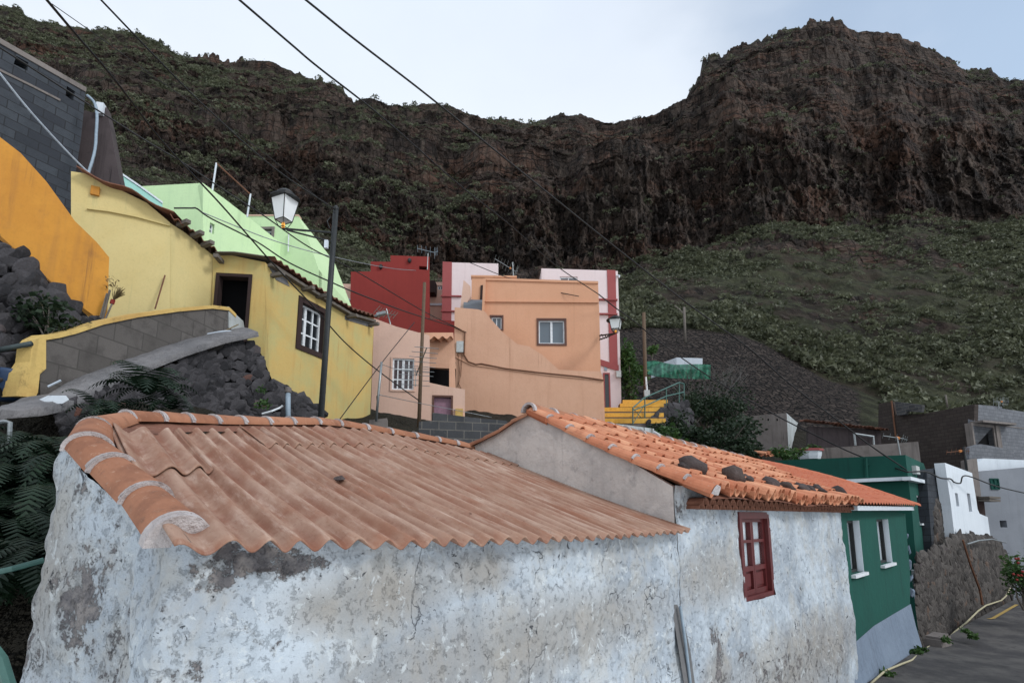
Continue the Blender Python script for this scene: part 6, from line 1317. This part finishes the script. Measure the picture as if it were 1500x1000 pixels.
# ============================================================ things about the yellow house
br_=thing('broom','upturned twig broom with a red binding leaning on the ochre parapet end','broom',at(153,468,8.65))
mb=MB(); mb.tube([at(154,468,8.55),at(165,443,8.65)],.014,6); obj('handle',mb,M['greywood'],br_); mb=MB(); mb.tube([at(164,445,8.65),at(166,439,8.65)],.035,7); obj('binding',mb,M['red'],br_)
mb=MB(); b0=at(166,440,8.65)
for k in range(60): t=at(random.uniform(164,184),random.uniform(420,432),8.65+random.uniform(-.1,.1)); mb.tube([b0+(t-b0)*.05,b0.lerp(t,.5)+Vector((0,0,.01)),t],.004,3)
obj('twigs',mb,M['straw'],br_)
for k,(a,b,lab) in enumerate((((150,468),(161,425),'grey stick tied with dead leaves leaning beside the broom'),((147,466),(157,430),'plain weathered stick leaning against the ochre parapet end'))):
    mb=MB(); mb.tube([at(*a,8.6),at(*b,8.68)],.018,6)
    o=obj('stick',mb,M['greywood']); tag(o,lab,'stick')
    if k==0:
        m=MB()
        for q in range(30): p=at(random.uniform(155,172),random.uniform(404,424),8.65+random.uniform(-.08,.08)); v=Vector((random.uniform(-1,1),random.uniform(-1,1),random.uniform(-1,1)))*.06; w_=Vector((random.uniform(-1,1),random.uniform(-1,1),random.uniform(-1,1)))*.04; m.add([p,p+v,p+w_],[(0,1,2)])
        obj('leaves',m,M['straw'],o)
mb=MB(); mb.tube([A_.px(229,458,.25),A_.px(242,405,.06)],.016,6); tag(obj('red_pole',mb,M['rust']),'thin reddish pole leaning on the yellow house wall','pole')
mb=MB(); mb.tube([at(337,475,12.3),at(338,420,12.5),at(340,404,12.6)],.014,5); mb.lathe(at(339,412,12.6)-Vector((0,0,.12)),[(.02,0),(.07,.05),(.06,.2),(.02,.26)],8); tag(obj('hanging_mop',mb,M['redwood_dark']),'dark mop hanging in the open doorway of the yellow house','mop')
mb=MB(); mb.tube(smoothline([at(283,495,10.0),at(305,489,10.2),at(325,488,10.3),at(350,489,10.6)],6),.02,6); mb.tube(smoothline([at(300,490,10.1),at(330,485,10.3),at(345,487,10.5)],6),.02,6); tag(obj('blue_pipe',mb,M['whitehose'],smooth=True),'pale blue plastic pipes lying on the slab by the white wall end','pipe')
mb=MB(); mb.tube([at(302,498,10.0),at(349,475,10.6)],.012,5); tag(obj('cane',mb,M['straw']),'thin cane lying across the pale blue pipes','cane')
mb=MB(); 
for k in range(4): add_rock(mb,at(353+3*k,487+1.5*(k%2),10.6),.06,.05,.06,k+60,.3)
tag(obj('red_cloth',mb,M['red']),'small red bundle dropped at the end of the slab','cloth')
mb=MB(); mb.tube([at(70,566,6.7),at(89,557,6.8)],.014,6); tag(obj('white_tube',mb,M['whitehose']),'short white tube lying on the lower end of the slab','tube')
mb=MB(); c=at(10,562,7.15); mb.lathe(c-Vector((0,0,.22)),[(.17,0),(.2,.05),(.19,.12),(.205,.13),(.19,.22),(.205,.23),(.19,.33),(.21,.36),(.2,.4)],16); tag(obj('blue_drum',mb,M['navy'],smooth=True),'blue plastic drum behind the yellow wall end','drum')
mb=MB(); mb.tube([at(384,606,9.4),at(398,602,9.4),at(410,597,9.5),at(414,594,9.5)],.018,6); tag(obj('white_pipe',mb,M['whiteframe']),'short white bent pipe sticking out of the basalt wall','pipe')
# ============================================================ plants
def fern(mb,c,n,L,seed,up=.9,dirs=None):
    rr=random.Random(seed)
    for k in range(n):
        a=rr.uniform(0,6.28) if dirs is None else rr.uniform(*dirs); l=L*rr.uniform(.65,1.15); e=rr.uniform(.5,1.15)*up; t_=rr.random()
        d=Vector((math.cos(a),math.sin(a),0)); sd=Vector((-d.y,d.x,0)); pr=None; N=15; pts=[]
        for i in range(N+1):
            t=i/N; pts.append(Vector(c)+d*(l*(t*.75+.12*math.sin(t*2)))+Vector((0,0,l*(e*t-.95*t*t))))
        for i in range(N):
            p=pts[i];q=pts[i+1]; ax=(q-p); wv=l*.16*math.sin(math.pi*min(1,(i+1.2)/(N+.8)))**.7; m_=p.lerp(q,.5)
            for s in(-1,1):
                tip=m_+sd*(s*wv)+ax*.55-Vector((0,0,wv*.25)); mb.add([p+ax*.1,p+ax*.85,tip+ax*.14,tip-ax*.1],[(0,1,2,3)],tint=t_)
def leafbush(name,label,mat,c,r,n,leaf_,cat='bush',group=None,stem=True,flat=(1,1,1),clumps=9,seed=0):
    rr=random.Random(seed+5); o=thing(name,label,cat,(c[0],c[1],c[2]-r*flat[2]*.9),group); mb=MB(); cs=[]
    for k in range(clumps):
        v=Vector((rr.gauss(0,1),rr.gauss(0,1),rr.gauss(0,1))).normalized()*r*rr.uniform(.35,.8); cs.append((Vector(c)+Vector((v.x*flat[0],v.y*flat[1],v.z*flat[2])),r*rr.uniform(.28,.5),rr.random()))
    for k in range(n):
        cc,cr,ct=rr.choice(cs); v=Vector((rr.gauss(0,1),rr.gauss(0,1),rr.gauss(0,1))).normalized()*cr*rr.uniform(.5,1.05); p=cc+Vector((v.x*flat[0],v.y*flat[1],v.z*flat[2]))
        a=Vector((rr.gauss(0,1),rr.gauss(0,1),rr.gauss(0,.6)-.2)).normalized(); b=a.cross(Vector((rr.gauss(0,1),rr.gauss(0,1),rr.gauss(0,1)))).normalized(); l=leaf_*rr.uniform(.6,1.3)
        mb.add([p,p+a*l*.5+b*l*.28,p+a*l,p+a*l*.5-b*l*.28],[(0,1,2,3)],tint=min(1,max(0,ct*.7+rr.random()*.3)))
    obj('crown',mb,M[mat],o,fix=False)
    if stem:
        mb=MB(); b0=Vector(c)-Vector((0,0,r*flat[2]*1.15))
        for (cc,cr,ct) in cs: mb.tube([b0,b0.lerp(cc,.5)+Vector((0,0,.1*r)),cc],r*.035,4,taper=r*.012)
        obj('stem',mb,M['greywood'],o)
    return o
fs_=[((215,578),6.9,.75,22,'big arching fern growing out of the basalt wall below the slab'),((150,608),6.4,.6,16,'dark fern under the lower end of the concrete slab'),((250,600),7.0,.5,12,'small fern just above the ridge tiles on the left'),((185,622),6.0,.45,12,'fern leaning over the corner of the tile ridge')]
for k,((x,y),d,L,n,lab) in enumerate(fs_):
    mb=MB(); fern(mb,at(x,y,d),n,L,k,1.1); tag(obj('fern',mb,M['fern'],fix=False),lab,'fern','ferns around the slab')
rr=random.Random(3)
gf=MB()
for k in range(80):
    x=rr.uniform(-120,108); y=rr.uniform(628,850); d=float(np.interp(y,[625,720,850],[5.6,4.6,3.9]))+rr.uniform(-.2,.3)
    if x>70 and y>690: x-=60
    fern(gf,at(x,y,d),10,.62,k+100,.75)
tag(obj('fern_thicket',gf,M['fern'],fix=False),'dark mass of hanging ferns filling the bank left of the near cottage',None,None,'stuff')
c=at(923,545,28); leafbush('green_shrub','bright green leafy shrub between the pink house and the utility pole','bush',(c.x,c.y,c.z),1.5,1700,.22,flat=(.62,.7,1.15),seed=1,clumps=14)
c=at(955,515,28.5); leafbush('green_shrub','small sprig of bright green leaves on the right of the utility pole','bush',(c.x,c.y,c.z),.4,160,.2,flat=(.7,.7,1),seed=21,clumps=4)
c=at(975,645,19.5); leafbush('green_shrub','light green bush below the boulder wall beyond the clay ridge','bush',(c.x,c.y,c.z),.75,800,.16,seed=2,flat=(1.2,1,1.1))
c=at(1048,640,20.5); leafbush('dark_tree','dark spreading evergreen just beyond the clay ridge','darkbush',(c.x,c.y,c.z),1.5,2600,.17,seed=3,flat=(1.2,1,.72),clumps=18,cat='tree')
c=at(1090,658,19.5); leafbush('dark_tree','lower dark evergreen on the right of the spreading one','darkbush',(c.x,c.y,c.z),.9,1400,.15,seed=4,flat=(1.25,1,.8),clumps=12,cat='tree')
c=at(1150,664,19); leafbush('green_shrub','yellowish green bush beside the white planter','bush',(c.x,c.y,c.z),.45,500,.13,seed=6,flat=(1.6,1,.7))
c=at(1190,654,20.2); leafbush('green_shrub','small green plant growing in the white planter','bush',(c.x,c.y,c.z),.22,120,.12,seed=7,stem=False,flat=(1.6,1,.7),clumps=5)
c=at(1035,588,29); leafbush('dry_bush','big thorny grey-green bush in front of the stony slope','darkbush',(c.x,c.y,c.z),2.0,1500,.17,seed=8,flat=(1.35,1,.85),clumps=16)
mb=MB(); b0=at(1030,625,29); rr=random.Random(9)
for k in range(70):
    t=at(rr.uniform(985,1100),rr.uniform(535,600),29+rr.uniform(-1.5,1.5)); m_=b0.lerp(t,.5)+Vector((rr.uniform(-.4,.4),0,rr.uniform(.1,.6))); mb.tube([b0,m_,t],.02,3,taper=.006)
    for q in range(2): t2=t+Vector((rr.uniform(-.6,.6),rr.uniform(-.5,.5),rr.uniform(.05,.6))); mb.tube([m_.lerp(t,.6),t2],.01,3,taper=.004)
tag(obj('bare_twigs',mb,M['drygrey'],None),'tangle of bare grey twigs rising out of the thorny bush','bush')
c=at(985,628,21.5); leafbush('dark_tree','dense dark bush between the boulder wall and the clay ridge','darkbush',(c.x,c.y,c.z),.8,1100,.15,seed=41,flat=(1.3,1,.8),clumps=12)
c=at(1060,600,27); leafbush('dark_tree','broad dark shrub mass in front of the scree above the evergreen','darkbush',(c.x,c.y,c.z),1.3,1500,.18,seed=42,flat=(1.5,1,.7),clumps=15)
c=at(1010,600,26); leafbush('dark_tree','dark bush climbing behind the boulder wall','darkbush',(c.x,c.y,c.z),.9,900,.17,seed=10,flat=(1.1,1,1))
c=at(1500,838,16.5); fb_=leafbush('flower_bush','green bush with a few red flowers at the right edge by the road','bush',(c.x,c.y,c.z),.75,1300,.13,seed=11,flat=(.8,.9,1.25),clumps=13)
mb=MB(); tb_=at(1500,893,16.5); mb.tube([tb_,tb_+Vector((.1,.05,.4)),c],.05,6,taper=.03); mb.tube([tb_,tb_+Vector((-.15,0,.35)),c+Vector((-.3,0,.1))],.035,5,taper=.015); obj('trunk',mb,M['greywood'],fb_)
for k in range(12): mb=MB(); add_blob(mb,at(random.uniform(1484,1512),random.uniform(810,850),16),.035,.035,.035,k,.2); obj('blossom',mb,M['red'],fb_)
c=at(75,460,7.5); leafbush('dark_shrub','dark leafy shrub growing on the black boulders','darkbush',(c.x,c.y,c.z),.42,600,.10,seed=12,flat=(1.3,1,.9))
c=at(388,592,9.6); leafbush('wall_weed','small green weed rooted in the basalt wall','bush',(c.x,c.y,c.z),.14,90,.07,seed=13,stem=False,clumps=4); c=at(383,570,9.9); leafbush('wall_weed','upper tuft of weed on the basalt wall below the slab end','bush',(c.x,c.y,c.z),.1,60,.06,seed=14,stem=False,clumps=3)
for k,(x,y,d,lab) in enumerate(((1352,952,13.4,'small weed at the foot of the grey plinth'),(1390,940,14.2,'weed beside the squared stone block'),(1418,926,15,'low weed on the road edge under the stone wall'),(1430,934,14.8,'flat weed on the tarmac near the stone wall'),(1295,990,11,'weed tuft by the near end of the kerb pipe'),(1345,958,13,'tiny weed between the plinth and the pipe'))):
    c=at(x,y-3,d); leafbush('weed',lab,'bush',(c.x,c.y,c.z),.12,90,.09,seed=30+k,stem=False,flat=(1.5,1.2,.5),clumps=4,cat='weed')
# ============================================================ road
mb=MB(); P=[]
ed=[at(1215,1080,8.8),at(1262,1010,10.2),at(1340,958,13.2),at(1372,946,14.8),at(1425,912,17.2),at(1478,884,20),at(1560,850,25),at(1700,815,34)]
for e in ed:
    row=[]; 
    for k in range(13): t=k/12; row.append(Vector((e.x+9*t+.0,e.y-7*t,e.z+.05*t+ (.0 if k else .06))))
    P.append(row)
mb.grid(P); rdm=obj('road',mb,M['asphalt']); tag(rdm,kind='structure')
mb=MB(); a,b=at(1452,906,17.6),at(1487,886,19.6); sd=Vector((.08,-.06,0)); z=Vector((0,0,.035)); mb.add([a+z,b+z,b+sd+z,a+sd+z],[(0,1,2,3)]); a2=a; mb.add([a+z,a+sd*1.2+z,a+sd*1.2+Vector((-.25,-.12,0))+z,a+Vector((-.25,-.12,0))+z],[(0,1,2,3)]); tag(obj('road_marking',mb,M['yellowpaint']),kind='structure')
